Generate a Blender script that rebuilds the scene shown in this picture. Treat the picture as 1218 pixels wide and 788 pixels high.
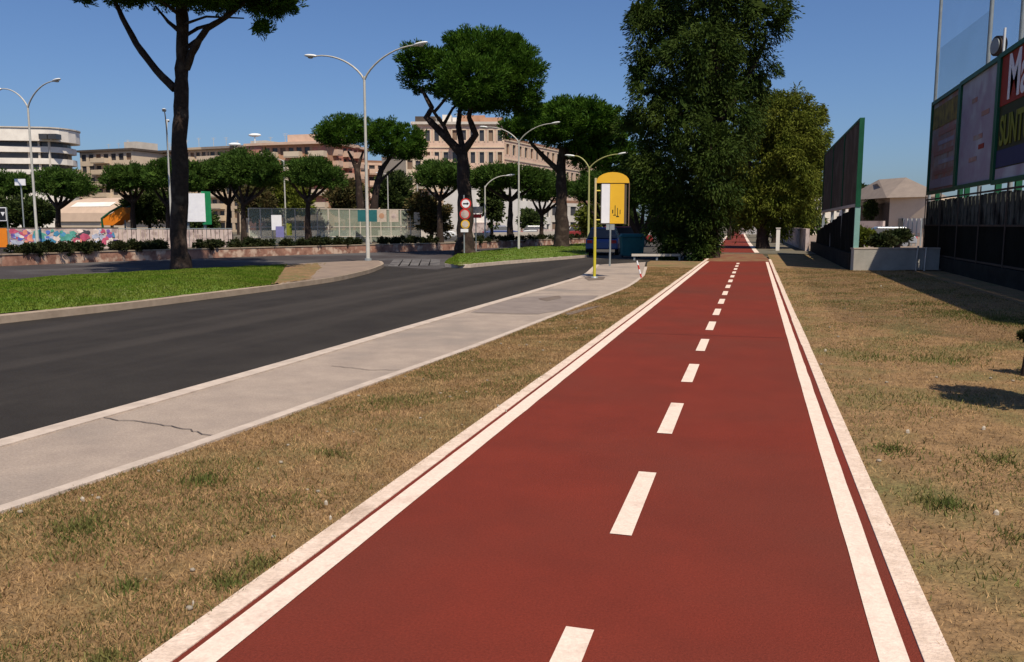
import bpy, math, random
import numpy as np
from mathutils import Vector, Matrix
R = math.radians
for o in list(bpy.data.objects): bpy.data.objects.remove(o, do_unlink=True)
scene = bpy.context.scene
col = scene.collection
random.seed(7)

# ------------------------------------------------------------------ camera
F = 1000.0; PW, PH = 1218.0, 788.0; HY = 267.0; VX = 898.0; H = 1.5
PITCH = math.atan((PH/2-HY)/F)
YAW = math.atan((VX-PW/2)/(F/math.cos(PITCH)))
cd = bpy.data.cameras.new('camera'); cam = bpy.data.objects.new('camera', cd); col.objects.link(cam)
cd.sensor_width = 36; cd.lens = 36*F/PW; cd.clip_end = 6000; cd.clip_start = 0.05
cam.location = (0, 0, H); cam.rotation_euler = (R(90)-PITCH, 0, YAW)
scene.camera = cam
# ------------------------------------------------------------------ world, sun, exposure
SUN_EL = 57.0
SH = (-0.616, 0.788)                     # direction in which shadows fall on the ground
w = bpy.data.worlds.new('World'); scene.world = w; w.use_nodes = True
nt = w.node_tree; bg = nt.nodes['Background']
sky = nt.nodes.new('ShaderNodeTexSky'); sky.sky_type = 'NISHITA'; sky.sun_disc = False
sky.sun_elevation = R(SUN_EL); sky.sun_rotation = math.atan2(-SH[0], -SH[1])
sky.air_density = 1.0; sky.dust_density = 1.2; sky.ozone_density = 3.0; sky.altitude = 50
tn = nt.nodes.new('ShaderNodeMix'); tn.data_type = 'RGBA'; tn.blend_type = 'MULTIPLY'; tn.inputs[0].default_value = 1
tn.inputs[7].default_value = (.78, .955, 1.25, 1); nt.links.new(sky.outputs[0], tn.inputs[6])
nt.links.new(tn.outputs[2], bg.inputs[0]); bg.inputs[1].default_value = 0.074
sd = bpy.data.lights.new('sun', 'SUN'); sun = bpy.data.objects.new('sun', sd); col.objects.link(sun)
sd.energy = 4.8; sd.angle = R(0.5); sd.color = (1.0, 0.90, 0.74)
ce = math.cos(R(SUN_EL)); sdir = Vector((SH[0]*ce, SH[1]*ce, -math.sin(R(SUN_EL))))
sun.rotation_euler = sdir.to_track_quat('-Z', 'Y').to_euler()
vs = scene.view_settings; vs.view_transform = 'Standard'; vs.look = 'None'; vs.exposure = 0.1; vs.gamma = 1
vs.use_curve_mapping = False
scene.render.engine = 'CYCLES'
scene.cycles.max_bounces = 6; scene.cycles.transparent_max_bounces = 12

# ------------------------------------------------------------------ measuring helpers
RH = np.array([math.cos(YAW), math.sin(YAW)]); FH = np.array([-math.sin(YAW), math.cos(YAW)])
def ray(px, py):
    x = (px-PW/2)/F; y = (PH/2-py)/F
    fwd = math.cos(PITCH)+y*math.sin(PITCH); up = -math.sin(PITCH)+y*math.cos(PITCH)
    d = RH*x+FH*fwd
    return np.array([d[0], d[1], up]), fwd
def G(px, py, z=0.0):                    # a point seen on the level z
    d, f = ray(px, py); t = (z-H)/d[2]; return (d[0]*t, d[1]*t, z)
def V(px, py, D):                        # a point seen at horizontal depth D
    d, f = ray(px, py); t = D/f; return Vector((d[0]*t, d[1]*t, H+d[2]*t))
def PXW(px, X, py=267):                  # a point seen on the vertical plane x = X
    d, f = ray(px, py); t = X/d[0]; return Vector((X, d[1]*t, H+d[2]*t))
def CF(lat, D, z=0): v = RH*lat+FH*D; return Vector((v[0], v[1], z))
ZR = -0.12                               # road level

# ------------------------------------------------------------------ materials
def mat(name, c1, c2=None, scale=3.0, rough=0.85, bump=0.0, bscale=None, detail=6, c3=None, s3=0.5, lo=.35, hi=.65, spec=0.3, metal=0.0, t3=(.5, .62), island=0.0, st=None, sp=None):
    m = bpy.data.materials.new(name); m.use_nodes = True; n = m.node_tree.nodes; l = m.node_tree.links
    b = n['Principled BSDF']; b.inputs['Roughness'].default_value = rough; b.inputs['Metallic'].default_value = metal
    b.inputs['Specular IOR Level'].default_value = spec
    tc = n.new('ShaderNodeTexCoord'); src = None
    if c2 is None: c2 = tuple(v*0.85 for v in c1)
    nz = n.new('ShaderNodeTexNoise'); nz.inputs['Scale'].default_value = scale; nz.inputs['Detail'].default_value = detail
    nz.inputs['Roughness'].default_value = 0.65
    l.new(tc.outputs['Object'], nz.inputs['Vector'])
    r = n.new('ShaderNodeValToRGB'); r.color_ramp.elements[0].position = lo; r.color_ramp.elements[1].position = hi
    r.color_ramp.elements[0].color = (*c1, 1); r.color_ramp.elements[1].color = (*c2, 1)
    l.new(nz.outputs['Fac'], r.inputs[0]); out = r.outputs[0]
    if c3 is not None:
        n3 = n.new('ShaderNodeTexNoise'); n3.inputs['Scale'].default_value = s3; n3.inputs['Detail'].default_value = 5
        if st:
            mp = n.new('ShaderNodeMapping'); mp.inputs['Scale'].default_value = st; mp.inputs['Rotation'].default_value = (0, 0, R(4)); l.new(tc.outputs['Object'], mp.inputs[0]); l.new(mp.outputs[0], n3.inputs['Vector'])
        else: l.new(tc.outputs['Object'], n3.inputs['Vector'])
        r3 = n.new('ShaderNodeValToRGB'); r3.color_ramp.elements[0].position = t3[0]; r3.color_ramp.elements[1].position = t3[1]
        l.new(n3.outputs['Fac'], r3.inputs[0])
        mx = n.new('ShaderNodeMix'); mx.data_type = 'RGBA'; l.new(r3.outputs[0], mx.inputs[0]); l.new(out, mx.inputs[6])
        mx.inputs[7].default_value = (*c3, 1); out = mx.outputs[2]
    if sp:
        n4 = n.new('ShaderNodeTexNoise'); n4.inputs['Scale'].default_value = sp[0]; n4.inputs['Detail'].default_value = 3; n4.inputs['Roughness'].default_value = .8
        l.new(tc.outputs['Object'], n4.inputs['Vector']); m4 = n.new('ShaderNodeMapRange'); m4.inputs[1].default_value = .35; m4.inputs[2].default_value = .65
        m4.inputs[3].default_value = 1-sp[1]; m4.inputs[4].default_value = 1+sp[1]; l.new(n4.outputs['Fac'], m4.inputs[0])
        h4 = n.new('ShaderNodeHueSaturation'); l.new(m4.outputs[0], h4.inputs['Value']); l.new(out, h4.inputs['Color']); out = h4.outputs[0]
    if island:
        ge = n.new('ShaderNodeNewGeometry'); hs = n.new('ShaderNodeHueSaturation')
        mr = n.new('ShaderNodeMapRange'); mr.inputs[3].default_value = 1-island; mr.inputs[4].default_value = 1+island
        l.new(ge.outputs['Random Per Island'], mr.inputs[0]); l.new(mr.outputs[0], hs.inputs['Value']); l.new(out, hs.inputs['Color']); out = hs.outputs[0]
    l.new(out, b.inputs['Base Color'])
    if bump:
        nb = n.new('ShaderNodeTexNoise'); nb.inputs['Scale'].default_value = bscale or scale*4; nb.inputs['Detail'].default_value = 8
        l.new(tc.outputs['Object'], nb.inputs['Vector'])
        bp = n.new('ShaderNodeBump'); bp.inputs['Strength'].default_value = bump; bp.inputs['Distance'].default_value = 0.02
        l.new(nb.outputs['Fac'], bp.inputs['Height']); l.new(bp.outputs[0], b.inputs['Normal'])
    return m
def leafmat(name, c1, c2, trans=0.3, isl=0.35, scale=1.2):
    m = mat(name, c1, c2, scale, 0.6, island=isl, lo=.4, hi=.6, spec=0.06)
    n = m.node_tree.nodes; l = m.node_tree.links; b = n['Principled BSDF']
    t = n.new('ShaderNodeBsdfTranslucent'); ms = n.new('ShaderNodeMixShader'); ms.inputs[0].default_value = trans
    l.new(b.inputs['Base Color'].links[0].from_socket, t.inputs[0])
    l.new(b.outputs[0], ms.inputs[1]); l.new(t.outputs[0], ms.inputs[2]); l.new(ms.outputs[0], n['Material Output'].inputs[0])
    return m
def netmat(name, c, alpha, rough=.8):
    m = mat(name, c, None, 8, rough); n = m.node_tree.nodes; l = m.node_tree.links; b = n['Principled BSDF']
    t = n.new('ShaderNodeBsdfTransparent'); ms = n.new('ShaderNodeMixShader')
    nz = n.new('ShaderNodeTexNoise'); nz.inputs['Scale'].default_value = .6; nz.inputs['Detail'].default_value = 4
    tc = n.new('ShaderNodeTexCoord'); l.new(tc.outputs['Object'], nz.inputs['Vector'])
    mr = n.new('ShaderNodeMapRange'); mr.inputs[3].default_value = alpha*.7; mr.inputs[4].default_value = alpha*1.3
    l.new(nz.outputs['Fac'], mr.inputs[0]); l.new(mr.outputs[0], ms.inputs[0])
    l.new(t.outputs[0], ms.inputs[1]); l.new(b.outputs[0], ms.inputs[2]); l.new(ms.outputs[0], n['Material Output'].inputs[0])
    return m
M = dict(
 red=mat('red_asphalt', (.190, .0305, .0180), (.158, .0270, .0165), 1.6, .9, .5, 160, c3=(.130, .034, .022), s3=.35, t3=(.45, .75), sp=(95, .20), spec=.15),
 seam=mat('dark_red', (.09, .022, .018), None, 3, .9),
 paint=mat('road_paint', (.78, .62, .51), (.70, .55, .45), 14, .8, .2, 120, c3=(.55, .41, .33), s3=3.5, t3=(.58, .8), sp=(60, .10)),
 kerbpaint=mat('painted_kerb', (.74, .58, .47), (.60, .46, .36), 9, .85, .4, 60, c3=(.46, .34, .26), s3=2.2, t3=(.58, .78), sp=(40, .12)),
 asphalt=mat('fresh_asphalt', (.026, .0215, .018), (.036, .030, .025), 1.1, .88, .45, 140, c3=(.060, .050, .042), s3=.9, t3=(.46, .74), st=(1, .05, 1), spec=.2, sp=(70, .30)),
 asphalt2=mat('worn_asphalt', (.070, .060, .060), (.052, .045, .044), 1.5, .9, .3, 60, c3=(.10, .092, .09), s3=.2),
 walk=mat('pavement', (.385, .305, .245), (.31, .245, .20), 2.5, .9, .45, 110, sp=(60, .16), c3=(.22, .185, .16), s3=.6, t3=(.5, .7)),
 patch=mat('pavement_patch', (.20, .16, .14), (.26, .21, .18), 2.5, .9, .4, 90),
 stain=mat('stain', (.13, .09, .07), (.19, .15, .12), 4, .9),
 kerb=mat('kerb_stone', (.56, .46, .38), (.42, .34, .28), 5, .9, .3, 50),
 kerb2=mat('kerb_tan', (.40, .31, .23), (.29, .22, .16), 3, .9, .3, 50),
 tan=mat('tan_paving', (.29, .215, .16), (.21, .155, .12), 1.5, .9, .3, 30),
 crack=mat('crack', (.11, .09, .08), None, 6, .95),
 dry=mat('dry_grass_soil', (.30, .180, .084), (.165, .10, .046), 5, .95, .9, 38, c3=(.15, .125, .045), s3=1.1, t3=(.45, .65), detail=10, sp=(24, .25)),
 lawn=mat('lawn_soil', (.085, .15, .014), (.12, .175, .02), 1.5, .95, .6, 40, c3=(.17, .15, .05), s3=.5, t3=(.5, .75)),
 ground=mat('far_ground', (.15, .12, .085), (.11, .10, .07), .2, .95),
 lot=mat('car_park', (.085, .078, .072), (.06, .056, .053), .6, .9),
 pine=leafmat('pine_needles', (.026, .066, .007), (.060, .118, .012), .25),
 pinefar=leafmat('pine_needles_far', (.034, .072, .012), (.062, .108, .018), .25),
 euc=leafmat('eucalyptus_leaves', (.019, .038, .007), (.054, .080, .014), .18, isl=.2),
 euc2=leafmat('olive_leaves', (.078, .102, .013), (.145, .158, .024), .28, isl=.25),
 bush=leafmat('bush_leaves', (.034, .056, .014), (.06, .078, .022), .22),
 autumn=leafmat('brown_leaves', (.10, .07, .028), (.07, .075, .025), .25),
 hedge=leafmat('hedge_leaves', (.022, .034, .012), (.042, .044, .016), .2),
 straw=leafmat('straw', (.42, .27, .13), (.27, .168, .075), .25, .5, 4),
 blade=leafmat('green_blade', (.10, .12, .032), (.18, .165, .055), .3, .4, 3),
 lawnb=leafmat('lawn_blade', (.10, .17, .014), (.16, .20, .030), .35, .22, .8),
 bark=mat('bark', (.045, .028, .021), (.022, .014, .011), 9, .95, .9, 18, c3=(.09, .065, .05), s3=2.5, t3=(.52, .72)),
 barkpale=mat('bark_pale', (.20, .155, .125), (.12, .09, .072), 9, .95, .9, 18),
 pole=mat('painted_metal', (.52, .50, .45), (.42, .40, .36), 3, .5, spec=.5),
 poleyel=mat('yellow_green_metal', (.42, .40, .16), (.34, .33, .13), 3, .5),
 head=mat('lamp_white', (.82, .82, .80), None, 3, .4, spec=.5),
 yellow=mat('yellow_panel', (.76, .44, .02), (.68, .38, .018), 2, .45, spec=.5),
 yellow2=mat('yellow_pole', (.60, .50, .03), (.48, .42, .03), 3, .5, spec=.5),
 white=mat('white_panel', (.80, .79, .80), (.72, .71, .74), 3, .5),
 cream=mat('cream_wall', (.62, .50, .37), (.54, .43, .32), .6, .9),
 offwhite=mat('white_concrete', (.80, .74, .66), (.66, .60, .54), .5, .85),
 beige=mat('beige_render', (.54, .42, .30), (.46, .35, .25), .3, .9),
 pinkb=mat('pink_render', (.64, .46, .35), (.52, .36, .27), .5, .9),
 orange=mat('orange_brick', (.48, .27, .17), (.40, .22, .14), .4, .9),
 redb=mat('red_brick', (.48, .22, .165), (.40, .18, .14), .4, .9),
 pale=mat('pale_concrete', (.58, .52, .45), (.48, .43, .37), .6, .9),
 dark=mat('dark_glass', (.035, .035, .04), (.06, .055, .055), .5, .25, spec=.5),
 shutter=mat('shutter', (.15, .085, .055), (.22, .15, .10), .5, .7),
 roofr=mat('roof_tile', (.30, .16, .10), (.24, .13, .085), 1, .9),
 roofb=mat('roof_brown', (.27, .215, .175), (.22, .175, .145), 1, .9),
 roofd=mat('roof_dark', (.10, .075, .06), (.075, .06, .05), 1, .9),
 green=mat('green_steel', (.010, .10, .045), (.008, .075, .035), 3, .5, spec=.3),
 greenb=mat('bright_green_steel', (.02, .30, .11), (.015, .24, .09), 3, .5, spec=.5),
 galv=mat('galvanised', (.33, .36, .36), (.26, .28, .29), 5, .5, metal=.3),
 black=mat('black_cloth', (.006, .007, .006), (.011, .012, .011), 1.5, .9, .4, 8),
 slat=mat('dark_slats', (.04, .042, .035), (.11, .115, .10), 2.2, .8, c3=(.02, .02, .02), s3=1.2),
 wallgrey=mat('plastered_wall', (.45, .42, .37), (.34, .32, .28), 2, .95, .3, 20),
 darkwall=mat('dark_base_wall', (.038, .036, .032), (.024, .022, .02), 2, .95, .3, 20),
 brick=mat('planter_brick', (.40, .22, .16), (.20, .10, .075), 2.2, .9, c3=(.55, .40, .31), s3=2.4),
 rubber=mat('rubber', (.02, .02, .02), None, 3, .8), rim=mat('rim', (.4, .4, .4), None, 3, .35, metal=.6),
 carblue=mat('blue_car_paint', (.03, .06, .20), None, 2, .3, spec=.5), carwhite=mat('white_car_paint', (.75, .75, .75), None, 2, .3, spec=.5),
 carsilver=mat('silver_car_paint', (.42, .43, .44), None, 2, .3, metal=.4, spec=.5), carred=mat('red_car_paint', (.25, .03, .03), None, 2, .3, spec=.5),
 teal=mat('teal_plastic', (.02, .14, .15), (.015, .10, .11), 2, .6), redsign=mat('sign_red', (.55, .03, .025), None, 3, .5),
 blacksign=mat('sign_black', (.015, .015, .02), None, 3, .5), bluesign=mat('sign_blue', (.20, .19, .40), None, 3, .5),
 orangep=mat('orange_plastic', (.75, .22, .012), (.62, .17, .01), 1.2, .6), pinkw=mat('pale_panel', (.56, .45, .40), (.46, .36, .33), 1.2, .85, c3=(.32, .24, .22), s3=2.5),
 net=netmat('sports_net', (.30, .42, .44), .12), net2=netmat('dense_net', (.20, .36, .36), .14), netg=netmat('fence_mesh', (.30, .34, .27), .52),
 ad1=mat('worn_poster', (.26, .22, .20), (.40, .16, .12), 1.6, .8, c3=(.36, .33, .30), s3=.9),
 ad2=mat('faded_poster', (.34, .33, .38), (.30, .24, .30), 1.1, .8, c3=(.42, .44, .48), s3=.6),
 adred=mat('poster_red', (.28, .03, .015), None, 3, .7), adfade=mat('poster_faded_red', (.36, .14, .11), (.28, .18, .15), 4, .8), adolive=mat('poster_olive', (.035, .04, .012), None, 3, .7),
 adtext=mat('poster_yellow_green', (.19, .21, .02), None, 3, .7), adnavy=mat('poster_navy', (.03, .035, .10), None, 3, .7),
 ochre=mat('poster_ochre', (.32, .22, .03), (.10, .06, .02), 2.5, .7),
 litter=mat('litter', (.50, .43, .34), None, 3, .8), stone=mat('stone', (.32, .27, .21), None, 3, .9),
)

for k_ in ('black', 'darkwall', 'slat', 'roofd', 'asphalt2', 'brick', 'lot'): M[k_].node_tree.nodes['Principled BSDF'].inputs['Specular IOR Level'].default_value = .05
# ------------------------------------------------------------------ mesh helpers
def tag(o, label=None, cat=None, group=None, kind=None):
    if label: o['label'] = label
    if cat: o['category'] = cat
    if group: o['group'] = group
    if kind: o['kind'] = kind
    return o
class MB:
    def __init__(s): s.v = []; s.f = []; s.m = []; s.sm = []
    def add(s, vs_, fs_, mi=0, smooth=False):
        k = len(s.v); s.v += [tuple(p) for p in vs_]
        for f in fs_: s.f.append(tuple(i+k for i in f)); s.m.append(mi); s.sm.append(smooth)
        return s
    def hexa(s, p, mi=0):    # 8 points: bottom 4 ccw, top 4
        return s.add(p, [(3, 2, 1, 0), (4, 5, 6, 7), (0, 1, 5, 4), (1, 2, 6, 5), (2, 3, 7, 6), (3, 0, 4, 7)], mi)
    def box(s, c, size, rz=0, mi=0, taper=1.0):
        cx, cy, cz = c; hx, hy, hz = [v/2 for v in size]; cs, sn = math.cos(rz), math.sin(rz); p = []
        for z, t in ((-hz, 1), (hz, taper)):
            for x, y in ((-hx, -hy), (hx, -hy), (hx, hy), (-hx, hy)):
                x2, y2 = x*t, y*t; p.append((cx+x2*cs-y2*sn, cy+x2*sn+y2*cs, cz+z))
        return s.hexa(p, mi)
    def slab(s, A, B, z0, z1, th, off=0, mi=0):   # box along A->B (xy), thickness to the left of A->B, starting at off
        A = np.array(A[:2]); B = np.array(B[:2]); d = B-A; d = d/np.linalg.norm(d); n = np.array([-d[1], d[0]])
        q = [A+n*off, B+n*off, B+n*(off+th), A+n*(off+th)]
        if th < 0: q = [q[3], q[2], q[1], q[0]]
        return s.hexa([(*a, z0) for a in q]+[(*a, z1) for a in q], mi)
    def prism(s, poly, z0, z1, mi=0, bottom=False):
        n = len(poly); p = [(a[0], a[1], z0) for a in poly]+[(a[0], a[1], z1) for a in poly]
        area = sum(poly[i][0]*poly[(i+1) % n][1]-poly[(i+1) % n][0]*poly[i][1] for i in range(n))
        fs = [tuple(range(n, 2*n))]+[(i, (i+1) % n, n+(i+1) % n, n+i) for i in range(n)]
        if bottom: fs.append(tuple(range(n-1, -1, -1)))
        if area < 0: fs = [tuple(reversed(f)) for f in fs]
        return s.add(p, fs, mi)
    def sheet(s, poly, z, mi=0):
        n = len(poly); area = sum(poly[i][0]*poly[(i+1) % n][1]-poly[(i+1) % n][0]*poly[i][1] for i in range(n))
        f = tuple(range(n)); f = f if area > 0 else f[::-1]
        return s.add([(a[0], a[1], z) for a in poly], [f], mi)
    def tube(s, pts, rad, seg=8, mi=0, cap=True, wob=0):
        pts = [Vector(p) for p in pts]; n = len(pts); base = len(s.v); fs = []; vs_ = []
        if not hasattr(rad, '__len__'): rad = [rad]*n
        ref = Vector((0, 1, 0.01))
        for i, p in enumerate(pts):
            t = (pts[min(i+1, n-1)]-pts[max(i-1, 0)]).normalized()
            a = t.cross(ref)
            if a.length < .1: a = t.cross(Vector((1, 0, 0)))
            a.normalize(); b = t.cross(a)
            for k in range(seg):
                an = 2*math.pi*k/seg; rr = rad[i]*(1+(random.uniform(-wob, wob) if wob else 0))
                vs_.append(p+(a*math.cos(an)+b*math.sin(an))*rr)
        for i in range(n-1):
            for k in range(seg):
                q = (i*seg+k, i*seg+(k+1) % seg, (i+1)*seg+(k+1) % seg, (i+1)*seg+k); fs.append(q[::-1])
        s.add(vs_, fs, mi, True)
        if cap:
            k = len(s.v); s.add(vs_[:seg], [tuple(range(seg))], mi); s.add(vs_[-seg:], [tuple(range(seg-1, -1, -1))], mi)
        return s
    def ell(s, c, r, seg=12, rings=7, mi=0, rz=0, ry=0):
        mtx = Matrix.Rotation(rz, 3, 'Z') @ Matrix.Rotation(ry, 3, 'Y'); vs_ = []; fs = []
        for i in range(rings+1):
            th = math.pi*i/rings
            for k in range(seg):
                ph = 2*math.pi*k/seg
                v = mtx @ Vector((r[0]*math.sin(th)*math.cos(ph), r[1]*math.sin(th)*math.sin(ph), r[2]*math.cos(th)))
                vs_.append(Vector(c)+v)
        for i in range(rings):
            for k in range(seg): fs.append((i*seg+k, (i+1)*seg+k, (i+1)*seg+(k+1) % seg, i*seg+(k+1) % seg))
        return s.add(vs_, fs, mi, True)
    def disc(s, c, n, r, th, seg=20, mi=0):
        n = Vector(n).normalized(); return s.tube([Vector(c)-n*th/2, Vector(c)+n*th/2], r, seg, mi)
    def build(s, name, mats, parent=None, origin=None, bevel=0):
        me = bpy.data.meshes.new(name); o = bpy.data.objects.new(name, me); col.objects.link(o)
        org = Vector(parent_world(parent)) if parent else Vector(origin or (0, 0, 0))
        me.from_pydata([tuple(Vector(p)-org) for p in s.v], [], s.f)
        if not isinstance(mats, (list, tuple)): mats = [mats]
        for m_ in mats: me.materials.append(m_)
        me.polygons.foreach_set('material_index', s.m); me.polygons.foreach_set('use_smooth', s.sm); me.update()
        if parent: o.parent = parent
        else: o.location = org
        if bevel:
            bv = o.modifiers.new('b', 'BEVEL'); bv.width = bevel; bv.segments = 2; bv.limit_method = 'ANGLE'
        return o
def parent_world(p):
    v = Vector(p.location)
    while p.parent: p = p.parent; v += Vector(p.location)
    return v
def empty(name, loc, label, cat, group=None):
    o = bpy.data.objects.new(name, None); col.objects.link(o); o.location = loc; o.empty_display_size = .2
    return tag(o, label, cat, group)
def copy_tree(o, parent=None):
    c = o.copy(); col.objects.link(c)
    if parent: c.parent = parent
    for ch in o.children: copy_tree(ch, c)
    return c
def quads_mesh(name, P, mats, parent=None, origin=None):   # P: (n,4,3)
    P = np.asarray(P, dtype=np.float32); n = len(P)
    org = np.array(parent_world(parent) if parent else (origin or (0, 0, 0)), dtype=np.float32)
    me = bpy.data.meshes.new(name); me.vertices.add(4*n); me.vertices.foreach_set('co', (P.reshape(-1, 3)-org).ravel())
    me.loops.add(4*n); me.loops.foreach_set('vertex_index', np.arange(4*n, dtype=np.int32))
    me.polygons.add(n); me.polygons.foreach_set('loop_start', np.arange(0, 4*n, 4, dtype=np.int32))
    me.polygons.foreach_set('loop_total', np.full(n, 4, dtype=np.int32))
    me.update(calc_edges=True); me.validate()
    me.materials.append(mats); o = bpy.data.objects.new(name, me); col.objects.link(o)
    if parent: o.parent = parent
    else: o.location = [float(x) for x in org]
    return o
rng = np.random.default_rng(11)
def unit(n):
    v = rng.normal(size=(n, 3)); return v/np.linalg.norm(v, axis=1, keepdims=True)
def leaves(centers, outd, L, Wd, spread):
    n = len(centers); d = outd+unit(n)*spread; d /= np.linalg.norm(d, axis=1, keepdims=True)
    s = np.cross(d, unit(n)); s /= (np.linalg.norm(s, axis=1, keepdims=True)+1e-6)
    L = (L*rng.uniform(.6, 1.3, n))[:, None]; Wd = (Wd*rng.uniform(.7, 1.2, n))[:, None]
    return np.stack([centers-d*L*.5, centers+s*Wd*.5, centers+d*L*.5, centers-s*Wd*.5], 1)
def foliage(lobes, clump=.35, per=70, dens=1.0, L=.2, Wd=.06, up=.3, drop=0.0, inner=.5, innerL=.55, shell=(.72, 1.04), flat=.0):
    out = []
    for (c, r) in lobes:
        c = np.array(c); r = np.array(r, dtype=float)
        area = 4*math.pi*((r[0]*r[1])**1.6/3+(r[0]*r[2])**1.6/3+(r[1]*r[2])**1.6/3)**(1/1.6)
        n = max(8, int(dens*area/(clump*clump*2.6)))
        u = unit(n); 
        rad = rng.uniform(shell[0], shell[1], n)[:, None]*(1+.10*np.sin(u[:, :1]*7+c[0])*np.cos(u[:, 1:2]*6+c[1]))
        cc = c+u*r*rad
        if flat: cc[:, 2] = np.maximum(cc[:, 2], c[2]-r[2]*flat+rng.uniform(-.15, .15, n)*r[2])
        cr = clump*rng.uniform(.55, 1.35, n)
        idx = np.repeat(np.arange(n), per); v = unit(len(idx))*(rng.uniform(.25, 1, len(idx))**.6)[:, None]
        v[:, 2] *= .75
        p = cc[idx]+v*cr[idx][:, None]
        if drop: p[:, 2] -= drop*cr[idx]*rng.uniform(0, 1, len(idx))
        od = v*.8+u[idx]*.5+np.array([0, 0, up])
        out.append(leaves(p, od, L, Wd, .5))
        ni = int(inner*area*3.2)+10; ui = unit(ni)*(rng.uniform(0, 1, ni)**.4)[:, None]*.80
        pi_ = c+ui*r
        if flat: pi_[:, 2] = np.maximum(pi_[:, 2], c[2]-r[2]*flat*.9)
        out.append(leaves(pi_, ui, innerL, innerL*.55, .9))
    return np.concatenate(out)

# ------------------------------------------------------------------ ground, roads, paths
def struct(name, mb, m, **k): return tag(mb.build(name, m, **k), kind='structure')
def Gs(pts, z): return [G(x, y, z)[:2] for x, y in pts]
struct('ground', MB().sheet([(-900, -300), (900, -300), (900, 2500), (-900, 2500)], ZR-.012), M['ground'])
# path lines, metres from the camera's feet
def XL(px, py): return G(px, py)[0]
kL0, kL1, lL0, lL1 = XL(166, 788), XL(203, 788), XL(214, 788), XL(258, 788)
lR0, lR1, kR0, kR1 = XL(1046, 788), XL(1082, 788), XL(1099, 788), XL(1134, 788)
YE = G(870, 311.5)[1]
# pavement edges (pixels measured on the photograph, walked out on level 0)
kerb_px = [(-420, 640), (-200, 581), (0, 523), (200, 470), (350, 427), (500, 384), (640, 344), (694, 328), (708, 315)]
inner_px = [(-420, 735), (-200, 669), (0, 605), (200, 541), (400, 468), (560, 413), (655, 376), (745, 342), (764, 328), (768, 312)]
def offs(poly, d):   # offset an open polyline sideways (left of travel)
    P = [np.array(p[:2]) for p in poly]; o = []
    for i in range(len(P)):
        t = P[min(i+1, len(P)-1)]-P[max(i-1, 0)]; t = t/np.linalg.norm(t); o.append(P[i]+np.array([-t[1], t[0]])*d)
    return o
def resample(poly, step):
    P = [np.array(p[:2]) for p in poly]; o = [P[0]]
    for a, b in zip(P, P[1:]):
        n = max(1, int(np.linalg.norm(b-a)/step))
        for i in range(1, n+1): o.append(a+(b-a)*i/n)
    return o
def smooth(P, it=2):
    P = [np.array(p) for p in P]
    for _ in range(it): P = [P[0]]+[(P[i-1]+2*P[i]+P[i+1])/4 for i in range(1, len(P)-1)]+[P[-1]]
    return P
kerbL = smooth(resample(Gs(kerb_px, 0), 1.0)); innL = smooth(resample(Gs(inner_px, 0), 1.0))
def ribbon(mb, P, w_, z0, z1, mi=0, jit=0):   # a kerb: strip of width w_ to the right of travel, full depth
    Q = offs(P, -w_)
    if jit: Q = [q+rng.normal(size=2)*jit for q in Q]
    for i in range(len(P)-1):
        q = [P[i], Q[i], Q[i+1], P[i+1]]
        mb.add([(*a, z1) for a in q], [(0, 1, 2, 3)]); mb.add([(*P[i], z0), (*P[i+1], z0), (*P[i+1], z1), (*P[i], z1)], [(3, 2, 1, 0)])
        mb.add([(*Q[i], z0), (*Q[i+1], z0), (*Q[i+1], z1), (*Q[i], z1)], [(0, 1, 2, 3)])
    return mb
walk_mb = MB()
n_ = 60
def at_frac(P, f):
    i = f*(len(P)-1); k = min(int(i), len(P)-2); return P[k]*(1-(i-k))+P[k+1]*(i-k)
kin = offs(kerbL, -.15)
for i in range(n_):
    a, b, c, d = at_frac(kin, i/n_), at_frac(innL, i/n_), at_frac(innL, (i+1)/n_), at_frac(kin, (i+1)/n_)
    walk_mb.add([(*a, 0.0), (*b, 0.0), (*c, 0.0), (*d, 0.0)], [(0, 1, 2, 3)])
struct('pavement', walk_mb, M['walk'])
struct('kerb', ribbon(MB(), kerbL, .17, ZR-.05, .012), M['kerb'])
struct('pavement_edging', ribbon(MB(), innL[:-4], .09, -.1, .014, jit=.006), M['kerb'])
# dry verge: one sheet from the pavement to far right
vpoly = [tuple(p) for p in innL]+[(-1.9, YE+.6), (kR1+.4, YE+6.0), (60, YE+6.0), (60, -40), (-8, -40)]
vb = MB()
ys = np.concatenate([np.linspace(-12, 40, 261)])
def xin(y):
    P = np.array(innL); return np.interp(y, P[:, 1], P[:, 0])
def zver(x, y):
    return 0.0
for a, b in zip(ys, ys[1:]):
    if b > YE+.2: 
        continue
    vb.add([(xin(a)+.07, a, -.004), (kL0+.05, a, -.004), (kL0+.05, b, -.004), (xin(b)+.07, b, -.004)], [(0, 1, 2, 3)])
vb.add([(xin(YE), YE-.001, -.004), (xin(YE), YE-.001, ZR-.05), (kL0, YE-.001, ZR-.05), (kL0, YE-.001, -.004)], [(0, 1, 2, 3)])
struct('dry_verge', vb, M['dry'])
vb = MB().sheet([(kR1-.05, -12), (45, -12), (45, YE+9), (kR1-.05, YE+9)], -.004)
struct('dry_verge', vb, M['dry'])
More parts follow.
